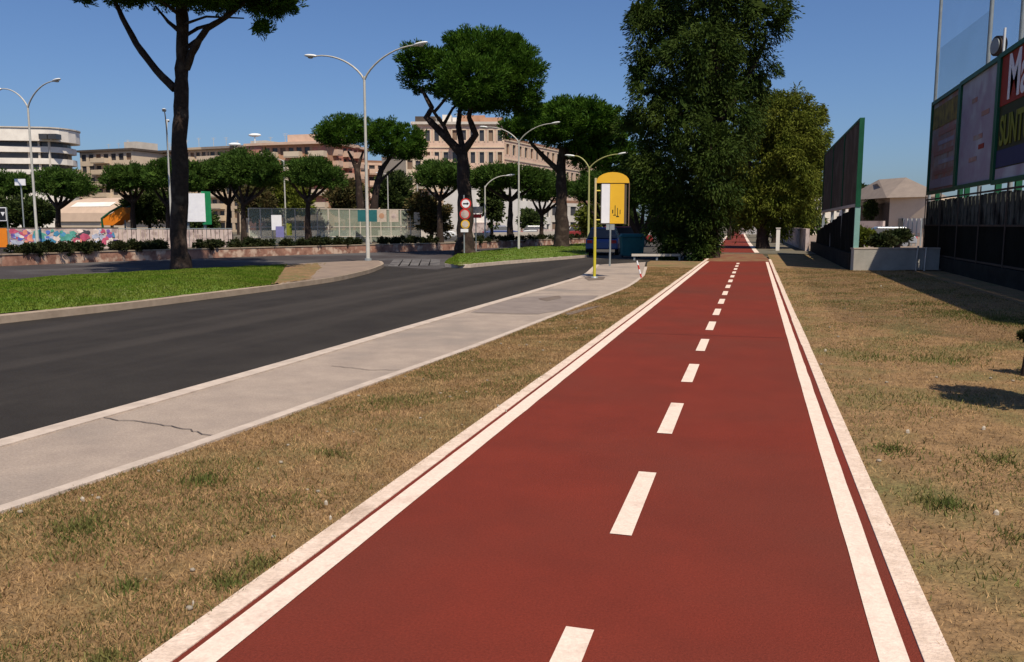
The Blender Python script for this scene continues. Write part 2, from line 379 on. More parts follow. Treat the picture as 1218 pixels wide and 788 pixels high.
# cycle path
struct('cycle_path', MB().sheet([(kL0+.02, -6), (kR1-.02, -6), (kR1-.02, YE+.8), (kL0+.02, YE)], 0.0), M['red'])
def line(x0, x1, y0, y1, z, jit=.0, step=.35):
    mb = MB(); Y = np.arange(y0, y1+step, step); a = x0+rng.normal(size=len(Y))*jit*.4; b = x1+rng.normal(size=len(Y))*jit
    for i in range(len(Y)-1): mb.add([(a[i], Y[i], z), (b[i], Y[i], z), (b[i+1], Y[i+1], z), (a[i+1], Y[i+1], z)], [(0, 1, 2, 3)])
    return mb
struct('edge_line', line(lL0, lL1, -4, YE, .004, .0015), M['paint'])
struct('edge_line', line(lR0, lR1, -4, YE, .004, .0015), M['paint'])
def kerbstrip(x0, x1):
    mb = MB(); y = -4.0
    while y < YE:
        l_ = 2.995; j = rng.normal(size=4)*.0022
        mb.hexa([(x0+j[0], y+.004, -.06), (x1+j[1], y+.004, -.06), (x1+j[1], y+l_, -.06), (x0+j[0], y+l_, -.06), (x0+j[0], y+.004, .006), (x1+j[1], y+.004, .006), (x1+j[1], y+l_, .006), (x0+j[0], y+l_, .006)])
        y += 3.0
    return mb
struct('path_kerb', kerbstrip(kL0, kL1), M['kerbpaint'], bevel=.002); struct('path_kerb', kerbstrip(kR0, kR1), M['kerbpaint'], bevel=.002)
# centre dashes: measured ends
d0 = G(690, 742)[1]; xd = G(727, 690)[0]; xa, xb = G(725, 636)[0], G(752, 636)[0]
yst = [G(740, 637)[1], G(765, 562)[1], G(790, 517)[1], G(800, 480)[1], G(817, 455)[1], G(825, 433)[1]]
per = (yst[4]-yst[0])/2
md = MB(); k = -1
while yst[0]+k*per < YE-1:
    y0 = yst[0]+k*per; l_ = yst[1]-yst[0]
    md.add([(xa, y0, .004), (xb, y0, .004), (xb, y0+l_, .004), (xa, y0+l_, .004)], [(0, 1, 2, 3)]); k += 1
struct('centre_dashes', md, M['paint'])
# far part of the path beyond the crossing
fp = [G(866, 300.5), G(889, 300.5), G(888, 290), G(884, 280), G(878, 280), G(876, 290)]
m_ = MB(); PLc = [(-.95, 46), (-1.5, 70), (-2.4, 120), (-3.4, 190)]
for (a, b) in zip(PLc, PLc[1:]): m_.add([(a[0]-1.2, a[1], .02), (a[0]+1.2, a[1], .02), (b[0]+1.2, b[1], .02), (b[0]-1.2, b[1], .02)], [(0, 1, 2, 3)])
struct('cycle_path', m_, M['red'])
for s_ in (-1, 1):
    m_ = MB()
    for (a, b) in zip(PLc, PLc[1:]): m_.add([(a[0]+s_*1.1-.12, a[1], .026), (a[0]+s_*1.1+.12, a[1], .026), (b[0]+s_*1.1+.12, b[1], .026), (b[0]+s_*1.1-.12, b[1], .026)], [(0, 1, 2, 3)])
    struct('edge_line', m_, M['paint'])
struct('far_verge', MB().prism([(-1.9, 45), (8, 45), (8, 200), (-8, 200), (-4, 62)], ZR-.05, .012), M['ground'])
struct('path_crossing', MB().sheet([(kL0+.1, YE+.0), (kR1, YE+.8), (kR1-.3, 45), (kL0-.7, 45)], -.008), mat('littered_crossing', (.17, .055, .03), (.20, .12, .055), 1.3, .95, lo=.42, hi=.56))
# roads
near_road = [(-60, -30)]+[tuple(p) for p in kerbL if True][::1]+[G(830, 306, ZR)[:2], G(835, 296, ZR)[:2], G(700, 288, ZR)[:2], G(520, 300, ZR)[:2], G(300, 318, ZR)[:2], (-60, 8)]
struct('road', MB().sheet([(-90, -40), (kL0-1.5, -40), (kL0-1.5, 46), (-90, 46)], ZR-.006), M['asphalt'])
far_edge_px = [(-500, 352), (-250, 334), (0, 317), (150, 310.5), (300, 305.5), (430, 301), (530, 298), (620, 293.5), (700, 290), (760, 287.5)]
fe = Gs(far_edge_px, ZR)
struct('far_carriageway', MB().sheet(Gs([(-500, 440), (0, 352), (250, 330), (440, 316), (520, 321), (560, 311), (700, 296), (760, 293.5)], ZR)+fe[::-1], ZR-.002), M['asphalt2'])
struct('side_street', MB().sheet([G(705, 309, ZR)[:2], G(858, 306, ZR)[:2], G(850, 290, ZR)[:2], G(845, 276, ZR)[:2], G(700, 276, ZR)[:2]], ZR+.002), M['lot'])
# islands
def island(base_pts, name, kerb_m, top_m, mound, kw=.3, top_kind='lawn', ztop=.0):
    P = smooth(resample(base_pts+[base_pts[0]], .9), 1)[:-1]; C = sum(P)/len(P)
    area = sum(P[i][0]*P[(i+1) % len(P)][1]-P[(i+1) % len(P)][0]*P[i][1] for i in range(len(P)))
    if area < 0: P = P[::-1]
    n = len(P)
    def inset(d):
        o = []
        for i in range(n):
            t = P[(i+1) % n]-P[i-1]; t = t/np.linalg.norm(t); o.append(P[i]+np.array([-t[1], t[0]])*d)
        return o
    I = inset(kw); mb = MB()
    for i in range(n):
        j = (i+1) % n
        mb.add([(*P[i], ZR-.05), (*P[j], ZR-.05), (*P[j], ztop), (*P[i], ztop)], [(0, 1, 2, 3)])
        mb.add([(*P[i], ztop), (*P[j], ztop), (*I[j], ztop), (*I[i], ztop)], [(0, 1, 2, 3)])
    struct(name+'_kerb', mb, kerb_m)
    return I
def poly_fill(px_pts, z, name, m): struct(name, MB().sheet(Gs(px_pts, z), z), m)
near1 = [(-500, 436), (-200, 399), (0, 376), (150, 361), (300, 343), (400, 330), (440, 321), (458, 314)]
far1 = [(452, 309.5), (400, 311.5), (330, 315), (220, 321), (100, 327), (0, 334), (-200, 347), (-500, 366)]
isl1 = Gs(near1, 0)+Gs(far1, 0)
island(isl1, 'island', M['kerb2'], None, 0)
def band(nearp, farp, kw, mound, name, m, z=.006, nx=60, ny=12, rough_=.0):
    A = [np.array(p) for p in Gs(nearp, 0)]; B = [np.array(p) for p in Gs(farp, 0)]; mb = MB(); vs_ = []
    for i in range(nx+1):
        a, b = at_frac(A, i/nx), at_frac(B, i/nx); d = (b-a); L_ = np.linalg.norm(d); d = d/L_
        a2, b2 = a+d*kw, b-d*kw
        for j in range(ny+1):
            t = j/ny; p = a2+(b2-a2)*t; e = min(1, i/nx*6, (1-i/nx)*6)
            vs_.append((p[0], p[1], z+mound*e*math.sin(math.pi*t)**.8+rough_*rng.normal()))
    fs = [(i*(ny+1)+j, (i+1)*(ny+1)+j, (i+1)*(ny+1)+j+1, i*(ny+1)+j+1) for i in range(nx) for j in range(ny)]
    mb.add(vs_, fs, 0, True); o = struct(name, mb, m); return vs_
g1n = near1[:5]+[(325, 340)]; g1f = far1[::-1][:5]+[(342, 314.6)]
lawn1 = band(g1n, g1f, .3, .14, 'lawn', M['lawn'], rough_=.01)
band([(335, 339), (400, 330), (440, 321), (454, 315)], [(350, 314), (400, 311.5), (430, 310.3), (450, 309.8)], .28, 0.01, 'island_paving', M['tan'], z=.003)
near2 = [(529, 314), (545, 316), (600, 311), (660, 306.5), (700, 303.5)]
far2 = [(531, 311), (545, 302), (600, 296), (660, 291.5), (700, 289.5)]
island(Gs(near2, 0)+Gs(far2[::-1], 0), 'island', M['kerb'], None, 0, kw=.25)
lawn2 = band(near2, far2, .25, .05, 'lawn', M['lawn'], rough_=.01)
band([(322, 340.5), (345, 337), (372, 333)], [(338, 315.5), (360, 314), (388, 312.6)], .3, .03, 'dry_patch', M['dry'], z=.010, nx=20, ny=8, rough_=.012)
# faded zebra between the islands
zb = MB()
for i in range(5):
    a = np.array(G(468+i*12, 317-.2*i, ZR)[:2]); b = np.array(G(474+i*11, 309-.1*i, ZR)[:2]); d = np.array([.22, 0.05])
    zb.add([(*(a-d), ZR+.004), (*(a+d), ZR+.004), (*(b+d), ZR+.004), (*(b-d), ZR+.004)], [(0, 1, 2, 3)])
struct('zebra_crossing', zb, mat('worn_paint', (.17, .155, .145), (.07, .062, .06), 2.0, .9, lo=.40, hi=.60))
# pavement wear
def gsheet(px, z, name, m): struct(name, MB().sheet(Gs(px, 0), z), m)
gsheet([(560, 372), (600, 356), (646, 352), (712, 352), (690, 366), (640, 374)], .004, 'pavement_repair', M['patch'])
gsheet([(640, 356), (665, 352), (668, 355), (650, 359)], .008, 'pavement_stain', M['stain'])
gsheet([(672, 373), (700, 366), (716, 364), (700, 369), (690, 372), (676, 376)], .008, 'pavement_stain', M['stain'])
gsheet([(695, 331), (700, 329), (720, 330), (718, 333), (700, 334)], .008, 'pavement_stain', M['stain'])
def crack(px, wd, name='pavement_crack'):
    P = resample(Gs(px, 0), .06); P = [p+rng.normal(size=2)*.012 for p in P]; Q = offs(P, wd); mb = MB()
    for i in range(len(P)-1): mb.add([(*P[i], .007), (*P[i+1], .007), (*Q[i+1], .007), (*Q[i], .007)], [(0, 1, 2, 3)])
    struct(name, mb, M['crack'])
crack([(122, 498), (165, 503), (205, 508), (240, 517), (262, 519)], .012)
crack([(395, 436), (440, 441), (480, 441)], .012); crack([(565, 373), (640, 375)], .02)
# red path joints and a slightly worn lane
for yy in (11.6, 19.3): struct('path_joint', MB().sheet([(kL1+.03, yy), (kR0-.03, yy+.02), (kR0-.03, yy+.035), (kL1+.03, yy+.015)], .002), M['seam'])

# ------------------------------------------------------------------ grass (stuff)
def blades(region, n, hmin, hmax, wd, lean, m, name, label, zf=None, clumps=None, ymax=20, near_bias=2.0, zoff=-.004):
    x, y = region(n); n = len(x)
    z = np.full(n, zoff) if zf is None else zf(x, y)
    h = rng.uniform(hmin, hmax, n); a = rng.uniform(0, 2*math.pi, n); t = rng.uniform(0, lean, n); a2 = rng.uniform(0, 2*math.pi, n)
    D = np.sqrt(x*x+y*y); wv = wd*(1+D/12)
    dx, dy = np.cos(a)*wv/2, np.sin(a)*wv/2; lx, ly = np.cos(a2)*h*t, np.sin(a2)*h*t
    P = np.stack([np.stack([x-dx, y-dy, z], 1), np.stack([x+dx, y+dy, z], 1),
                  np.stack([x+dx*.3+lx, y+dy*.3+ly, z+h], 1), np.stack([x-dx*.3+lx, y-dy*.3+ly, z+h], 1)], 1)
    return P
def clumpy(x, y, s=2.0, thr=.0, seed=1.0):
    v = np.sin(x*s+seed)*np.cos(y*s*1.3+seed*2)+np.sin(x*s*2.7-y*s*1.9+seed*3)*.7+np.sin(x*s*.6+y*s*.7+seed*5)*.8
    return v > thr
def reg_left(n):
    y = 1.8+(rng.uniform(0, 1, n)**1.5)*28; x0 = xin(y)+.08; x1 = kL0+.02*rng.uniform(-1, 1.6, n); x = x0+(x1-x0)*rng.uniform(0, 1, n)
    return x, y
def reg_right(n):
    y = 2.2+(rng.uniform(0, 1, n)**1.5)*28; x = kR1-.03*rng.uniform(0, 1, n)**2+rng.uniform(0, 1, n)*4.2; return x, y
def sub(reg, thr, s, seed):
    def f(n):
        x, y = reg(n); k = clumpy(x, y, s, thr, seed); return x[k], y[k]
    return f
P = np.concatenate([blades(reg_left, 190000, .006, .022, .0036, 1.7, None, '', ''), blades(reg_right, 130000, .006, .022, .0036, 1.7, None, '', '')])
tag(quads_mesh('dry_grass', P, M['straw']), 'short dry straw-coloured grass on both verges of the path', 'grass', kind='stuff')
P = np.concatenate([blades(sub(reg_left, .35, 2.0, 1.3), 90000, .006, .026, .004, 1.3, None, '', ''), blades(sub(reg_right, .3, 1.7, 2.2), 70000, .006, .026, .004, 1.3, None, '', '')])
tag(quads_mesh('green_grass', P, M['blade']), 'patchy olive green weeds growing through the dry grass', 'grass', kind='stuff')
# distinct green tufts
def tufts(px):
    out = []
    for (x, y, r, n) in px:
        c = G(x, y); n = int(n*.55); a = rng.normal(size=(n, 2))*r*rng.uniform(.4, 1.4, (n, 1))
        out.append(blades(lambda k, c=c, a=a: (c[0]+a[:, 0], c[1]+a[:, 1]), n, .012, .038, .006, 1.1, None, '', ''))
    o = np.concatenate(out); cx = o[:, :, 0].mean(1); cy = o[:, :, 1].mean(1); k = ((cx > xin(cy)+.10) & (cx < kL0-.01)) | (cx > kR1+.01); return o[k]
P = tufts([(60, 650, .25, 260), (180, 640, .3, 300), (330, 610, .3, 300), (300, 560, .4, 300), (420, 500, .4, 300), (1150, 560, .4, 300), (1090, 480, .4, 300), (1180, 680, .3, 300), (90, 628, .10, 900), (240, 572, .07, 500), (270, 692, .05, 350), (310, 672, .07, 500), (155, 698, .05, 250), (125, 783, .04, 250), (205, 765, .05, 200),
           (395, 540, .08, 300), (1120, 600, .09, 700), (1060, 535, .12, 500), (1190, 548, .12, 350), (1015, 350, .4, 300), (1040, 425, .35, 700), (1120, 428, .3, 600), (1000, 360, .4, 300), (1210, 640, .1, 300),
           (1135, 372, .5, 1600), (1185, 380, .45, 1800), (1215, 386, .35, 1500), (1100, 362, .4, 900), (460, 478, .15, 400), (700, 352, .2, 250), (520, 450, .15, 250), (740, 340, .3, 400)])
tag(quads_mesh('weed_tufts', P, M['blade']), 'bright green weed tufts scattered on the dry verges', 'grass', kind='stuff')
def lawn_blades(vs_, n, h0, h1):
    V_ = np.array(vs_); ny = 13; nx = len(V_)//ny; g = V_.reshape(nx, ny, 3)
    i = rng.uniform(0, nx-1.001, n); j = rng.uniform(0, ny-1.001, n); a = i.astype(int); b = j.astype(int); fi = (i-a)[:, None]; fj = (j-b)[:, None]
    p = (g[a, b]*(1-fi)*(1-fj)+g[a+1, b]*fi*(1-fj)+g[a, b+1]*(1-fi)*fj+g[a+1, b+1]*fi*fj)
    k = (p[:, 1] > 0) & (np.abs(p[:, 0]) < 60); p = p[k]
    return blades(lambda q: (p[:, 0], p[:, 1]), n, h0, h1, .010, 1.1, None, '', '', zf=lambda x, y: p[:, 2]-.005)
P = np.concatenate([lawn_blades(lawn1, 120000, .015, .045), lawn_blades(lawn2, 14000, .015, .045)])
tag(quads_mesh('lawn_grass', P, M['lawnb']), 'fresh green lawn grass on the traffic islands', 'grass', kind='stuff')
# pebbles and scraps of litter on the verges
pb = MB()
for i in range(240):
    x, y = (reg_left(1) if i % 2 else reg_right(1)); r = random.uniform(.006, .018)
    pb.ell((x[0], y[0], r*.3), (r, r*.8, r*.6), 6, 4)
tag(pb.build('pebbles', M['stone']), 'small pale stones scattered over the dry verge', 'pebbles', kind='stuff')
for i, (x, y, s_) in enumerate([(602, 490, .03), (388, 600, .035), (393, 618, .03), (1170, 511, .06), (1185, 612, .05), (1048, 341, .1), (982, 418, .06), (98, 596, .05), (230, 720, .02), (1080, 515, .05)]):
    s_ *= .34; c = G(x, y); mb = MB(); n = 7; top = [(c[0]+s_*math.cos(k*6.28/n)*random.uniform(.5, 1), c[1]+s_*.7*math.sin(k*6.28/n)*random.uniform(.5, 1), .012+random.uniform(0, s_*.4)) for k in range(n)]
    ctr = (c[0], c[1], .02+s_*.4); bot = [(a, b, -.003) for a, b, _ in top]
    mb.add(top+[ctr]+bot, [(k, (k+1) % n, n) for k in range(n)]+[(n+1+k, n+1+(k+1) % n, (k+1) % n, k) for k in range(n)])
    side = 'left verge' if x < 700 else 'right verge'
    wh = ['beside the path edge line halfway up the', 'near the front by the kerb on the', 'just below its twin by the kerb on the', 'between tree shadow and kerb on the', 'in the front corner area of the', 'far up near the low wall on the', 'close to the white line on the', 'beside the pavement edging on the', 'nearest the camera on the', 'left of the dark tree shadow on the'][i]
    tag(mb.build('litter_scrap', M['litter'], origin=(c[0], c[1], 0)), 'crumpled white scrap %s %s' % (wh, side), 'litter', 'scraps of litter on the verges')

# ------------------------------------------------------------------ trees
def lob(px, py, rx, ry, D, dd=0, dep=None):
    s = (D+dd)/1000.0; c = V(px, py, D+dd); rx_, rz_ = rx*s, ry*s
    return ((c.x, c.y, c.z), (rx_, (dep or rx)*s, rz_))
def tree(name, label, cat, D, base, trunk_px, limbs_px, lobes, leaf, bark, rad, fol={}, group=None, basez=ZR, lean=None):
    b = V(base, 267, D); b.z = basez
    root = empty(name, b, label, cat, group)
    tm = MB()
    pts = [b-Vector((0, 0, .2))]+[V(x, y, D+dd) for (x, y, dd) in trunk_px]
    n = len(pts); rr = [rad*(1.25 if i == 0 else 1-.45*i/(n-1)) for i in range(n)]
    # densify for knobbly bark
    def dens(P, r, k=4):
        o, q = [], []
        for i in range(len(P)-1):
            for j in range(k): t = j/k; o.append(P[i].lerp(P[i+1], t)+Vector((random.uniform(-.1, .1), random.uniform(-.1, .1), 0))*r[i]*(1 if (i or j) else 0)); q.append((r[i]*(1-t)+r[i+1]*t)*random.uniform(.94, 1.07))
        return o+[P[-1]], q+[r[-1]]
    P_, r_ = dens(pts, rr); tm.tube(P_, r_, 12, wob=.05)
    for (ps, r0) in limbs_px:
        L_ = [V(x, y, D+dd) for (x, y, dd) in ps]; r2 = [r0*(1-.6*i/(len(L_)-1)) for i in range(len(L_))]
        P_, r_ = dens(L_, r2, 3); tm.tube(P_, r_, 8, wob=.06)
    tm.build('trunk', bark, root)
    q = foliage(lobes, **fol); quads_mesh('crown', q, leaf, root)
    return root
PF = dict(clump=.34, per=85, dens=1.25, L=.20, Wd=.055, up=.35, inner=.5, innerL=.5, flat=.55)
# pine A: big one by the near island, crown cropped by the frame
DA = 28.0
tree('stone_pine', 'tall stone pine with forked dark trunk standing on the near grass island', 'tree', DA, 213,
     [(213, 300, 0), (214, 220, 0), (214, 150, 0), (216, 105, 0), (217, 60, 0), (216, 10, 0), (218, -40, 0)],
     [([(208, 106, 0), (186, 84, .1), (162, 52, .2), (146, 22, .3), (132, -8, .4)], .15),
      ([(221, 82, 0), (232, 55, -.2), (246, 34, -.4), (270, 20, -.6), (300, -5, -.8)], .14),
      ([(217, 62, 0), (230, 50, .3), (243, 40, .6)], .07), ([(217, 45, 0), (235, 34, .8), (262, 26, 1.4), (280, 0, 2)], .07),
      ([(214, 38, 0), (200, 26, .5), (185, 8, 1.2)], .08), ([(216, 30, 0), (245, 20, -1), (290, 22, -1.8)], .05), ([(216, 20, 0), (190, 0, -1.5)], .07)],
     [lob(225, -52, 118, 46, DA), lob(140, -22, 50, 26, DA, .3), lob(295, -20, 58, 34, DA, -.6), lob(245, -8, 40, 22, DA, 1.2), lob(185, -12, 44, 16, DA, 1.0),
      lob(325, 2, 26, 16, DA, -.8), lob(310, 33, 12, 6, DA, -1.2), lob(344, 4, 14, 8, DA, -.4), lob(98, -4, 10, 5, DA), lob(230, -30, 80, 30, DA, -2.2), lob(215, -34, 80, 30, DA, 2.4), lob(190, -60, 110, 36, DA, .4), lob(235, -95, 130, 40, DA, -3.4), lob(160, -80, 90, 34, DA, -3.0), lob(300, -70, 80, 36, DA, -2.8), lob(225, -45, 100, 30, DA, 3.4)],
     M['pine'], M['bark'], .30, dict(PF, clump=.28, L=.16, Wd=.04, flat=.75, dens=1.15), group='stone pines along the avenue', basez=.05)
DB = 44.0
tree('stone_pine', 'stone pine with broad lopsided crown on the far island behind round road signs', 'tree', DB, 553,
     [(553, 285, 0), (553, 240, 0), (551, 205, 0), (550, 180, 0)],
     [([(549, 184, 0), (532, 165, 0), (515, 148, .2), (507, 140, .3), (514, 128, .4), (505, 112, .6)], .24), ([(536, 168, 0), (528, 150, -.3), (512, 128, -.5), (500, 105, -.6)], .12),
      ([(527, 150, .2), (538, 130, .3), (550, 118, .4)], .10), ([(551, 180, 0), (545, 150, .6), (548, 120, .8), (555, 95, 1)], .18),
      ([(552, 180, 0), (566, 160, -.4), (558, 140, -.6), (562, 112, -.8), (580, 90, -1)], .2), ([(516, 134, -.4), (530, 118, -.4), (540, 108, -.3)], .09)],
     [lob(575, 88, 56, 46, DB), lob(520, 86, 42, 26, DB, .6), lob(498, 68, 22, 16, DB), lob(615, 95, 32, 32, DB, -.5), lob(570, 58, 42, 22, DB, .5), lob(600, 70, 36, 26, DB, 1.2), lob(625, 130, 18, 20, DB, .5), lob(560, 95, 40, 30, DB, -2.2), lob(575, 110, 36, 16, DB, 0), lob(625, 78, 20, 14, DB)],
     M['pine'], M['bark'], .50, dict(PF, flat=.9), group='stone pines along the avenue', basez=0)
DC = 76.0
PF2 = dict(PF, clump=.42, per=64, L=.26, Wd=.075, innerL=.8, dens=1.15)
tree('stone_pine', 'mid-distance stone pine with flat crown just left of the white lamp pole', 'tree', DC, 430, [(429, 255, 0), (427, 225, 0), (425, 200, 0)],
     [([(425, 203, 0), (414, 180, 0)], .25), ([(425, 203, 0), (432, 180, 0)], .2)], [lob(409, 158, 32, 20, DC), lob(425, 154, 20, 16, DC, 1), lob(392, 160, 16, 14, DC, -1)], M['pine'], M['bark'], .42, PF2, group='stone pines along the avenue')
tree('stone_pine', 'mid-distance stone pine with rounded crown just right of the white lamp pole', 'tree', DC, 443, [(444, 255, 0), (448, 222, 0), (455, 198, 0)],
     [([(453, 203, 0), (470, 180, 0)], .25), ([(446, 225, 0), (456, 212, 0), (480, 190, 0)], .18)], [lob(470, 168, 36, 24, DC), lob(486, 176, 22, 18, DC, 1), lob(456, 160, 20, 16, DC, -1)], M['pine'], M['bark'], .42, PF2, group='stone pines along the avenue')
DD = 56.0
tree('stone_pine', 'dark stone pine with pale lower trunk behind the double lamp beside the bus stop', 'tree', DD, 668, [(668, 265, 0), (668, 230, 0), (667, 200, 0), (670, 175, 0)],
     [([(666, 205, 0), (650, 190, 0), (633, 172, 0), (622, 150, 0)], .2), ([(669, 190, 0), (685, 170, 0), (700, 155, 0)], .2)],
     [lob(680, 150, 50, 30, DD), lob(640, 150, 36, 18, DD, 0), lob(715, 162, 34, 36, DD, .8), lob(665, 140, 40, 20, DD, 1.5), lob(700, 140, 36, 20, DD, -1.5), lob(618, 152, 22, 12, DD), lob(700, 185, 30, 16, DD), lob(735, 185, 22, 26, DD, 1)],
     M['pine'], M['bark'], .48, dict(PF2, flat=.8), group='stone pines along the avenue')
def pine(px, py, rx, ry, D, tr, lab, by=None, stems=1, lf='pinefar', r=.25):
    rx *= 1.10; ry *= 1.12
    q_ = [random.uniform(-.25, .25) for _ in range(6)]
    lb = [lob(px, py, rx*.85, ry*(.9+q_[0]*.4), D), lob(px-rx*(.45+q_[1]*.5), py+ry*q_[2], rx*.5, ry*(.75+q_[3]), D, rx*D/2500), lob(px+rx*(.5+q_[4]*.4), py+ry*(.1-q_[2]), rx*.46, ry*(.75-q_[3]), D, -rx*D/3000), lob(px+rx*q_[5], py-ry*.35, rx*.5, ry*.6, D), lob(px-rx*q_[4]*2, py-ry*.1, rx*.4, ry*.8, D, -1.5)]
    lim = []
    for k in range(5):
        a = px+(k-2)*rx*.36; lim.append(([(tr, py+ry*1.6, 0), ((tr+a)/2, py+ry*1.0, random.uniform(-.5, .5)), (a, py+ry*.2, random.uniform(-1, 1))], r*.6))
    return tree('stone_pine', lab, 'tree', D, tr, [(tr, py+ry*2.6, 0), (tr+random.uniform(-1, 1), py+ry*1.5, 0)], lim, lb, M[lf], M['bark'], r, PF2, group='small umbrella pines beyond the avenue')
pine(371, 208, 35, 18, 62, 366, 'small umbrella pine behind the mesh fence, right of the short single lamp')
pine(298, 205, 38, 22, 63, 290, 'small umbrella pine with two thin stems, right of the white green-edged board')
pine(262, 208, 34, 20, 66, 272, 'small umbrella pine nearest the green edge of the white board')
pine(205, 210, 36, 20, 64, 200, 'small umbrella pine mostly hidden by the big pine trunk')
pine(152, 213, 30, 16, 66, 158, 'small umbrella pine above the orange slide')
pine(76, 220, 32, 16, 62, 69, 'small umbrella pine with fan of reddish branches before the tan shed')
pine(12, 222, 26, 15, 70, 8, 'small umbrella pine below the white office block at the left edge')
pine(527, 210, 34, 16, 66, 523, 'small umbrella pine just left of the sign-covered trunk')
pine(606, 212, 46, 15, 66, 607, 'wide umbrella pine framing the small white block, behind the far lamp')
pine(652, 224, 30, 18, 76, 644, 'small umbrella pine between the double lamp and the dark pine')
pine(722, 225, 42, 24, 72, 719, 'small umbrella pine rising behind the yellow bus stop')
pine(766, 225, 36, 34, 60, 762, 'dark umbrella pine between the bus stop and the huge eucalyptus', r=.35)
def bushtree(px, py, rx, ry, D, lab, lf='bush', nm='broadleaf_tree', grp='broadleaf trees and bushes behind the avenue', big=1.0, cat='tree'):
    lb = [lob(px+random.uniform(-.4, .4)*rx, py+random.uniform(-.4, .4)*ry, rx*random.uniform(.5, .75), ry*random.uniform(.5, .75), D, random.uniform(-.4, .4)*rx*D/1000) for _ in range(6)]+[lob(px, py, rx*.8, ry*.85, D)]
    return tree(nm, lab, cat, D, px, [(px, py+ry*.8, 0), (px, py, 0)], [([(px, py+ry*.6, 0), (px-rx*.4, py, 0)], .12), ([(px, py+ry*.6, 0), (px+rx*.4, py-ry*.2, 0)], .12)], lb, M[lf], M['bark'], .16,
                dict(clump=.55*big, per=55, dens=.9, L=.34*big, Wd=.15*big, up=.1, inner=.35, innerL=.8*big), group=grp)
bushtree(30, 252, 34, 20, 66, 'dark bushy tree left of the reddish-branched pine')
bushtree(-12, 250, 30, 24, 66, 'dark bushy tree cut by the left edge of the picture')
bushtree(178, 250, 32, 22, 70, 'rounded green tree between the orange slide and the big pine')
bushtree(238, 262, 20, 16, 80, 'low green tree peeping below the white board')
bushtree(340, 236, 30, 24, 100, 'olive tree behind the short single lamp', 'euc2', big=1.3)
bushtree(306, 240, 26, 22, 98, 'brownish tree between the two-stemmed pine and the short lamp', 'autumn', big=1.3)
bushtree(412, 238, 24, 26, 100, 'orange-brown tree left of the twin mid-distance pines', 'autumn', big=1.3)
bushtree(468, 232, 24, 34, 96, 'dark green tree under the rounded mid-distance pine', 'bush', big=1.3)
bushtree(513, 256, 26, 24, 70, 'reddish brown bushy tree left of the road signs', 'autumn')
bushtree(585, 240, 15, 38, 74, 'tall narrow green tree right of the white tower', 'bush')
bushtree(633, 262, 16, 16, 110, 'distant green tree beneath the wide umbrella pine', 'bush', big=1.3)
bushtree(700, 262, 18, 18, 85, 'green tree behind the yellow pole', 'euc2', big=1.2)
bushtree(740, 262, 22, 22, 95, 'green tree beyond the right edge of the bus stop panel', 'bush', big=1.2)
bushtree(800, 262, 26, 30, 75, 'dark bushy tree in the gap left of the huge eucalyptus', 'bush', big=1.1)
bushtree(245, 206, 36, 10, 120, 'green treetops showing between the big trunk and the roofs', 'pinefar', big=1.5)
bushtree(283, 190, 12, 12, 130, 'dark treetop against the long brown-roofed apartment block', 'bush', big=1.5)
bushtree(868, 205, 26, 50, 80, 'tall dark tree behind the huge eucalyptus, left of the far path', 'bush', big=1.1)
bushtree(886, 240, 22, 30, 150, 'distant dark tree closing the view at the end of the far path', 'bush', big=1.5)
bushtree(872, 258, 13, 14, 110, 'low distant green tree left of the far end of the path', 'bush', big=1.2)
bushtree(921, 232, 18, 34, 68, 'tree added to shade the far path, overhanging its right side', 'bush', big=1.0)  # added for the shadow it throws over the far path
bushtree(902, 250, 12, 22, 95, 'dark tree right of the far path, behind the olive tree', 'bush', big=1.1)
bushtree(1024, 282, 14, 9, 40, 'low yellow-green shrub behind the low pale wall', 'euc2', 'shrub', big=.6, cat='shrub')
bushtree(1022, 226, 14, 7, 150, 'dark tree beyond the green billboard edge', 'bush', big=1.5)
bushtree(1036, 250, 7, 12, 110, 'small dark tree before the brown-roofed house', 'bush', big=1.0)
bushtree(1068, 281, 13, 6, 42, 'dark shrub heaped behind the low wall beside the tall fence', 'hedge', 'shrub', big=.6, cat='shrub')
bushtree(1046, 287, 14, 5, 37, 'dark low shrub right behind the pale wall', 'hedge', 'shrub', big=.6, cat='shrub')
EF = dict(clump=.50, per=150, dens=1.2, L=.20, Wd=.055, up=-.5, drop=1.3, inner=.55, innerL=.7, shell=(.75, 1.1))
DE = 38.5
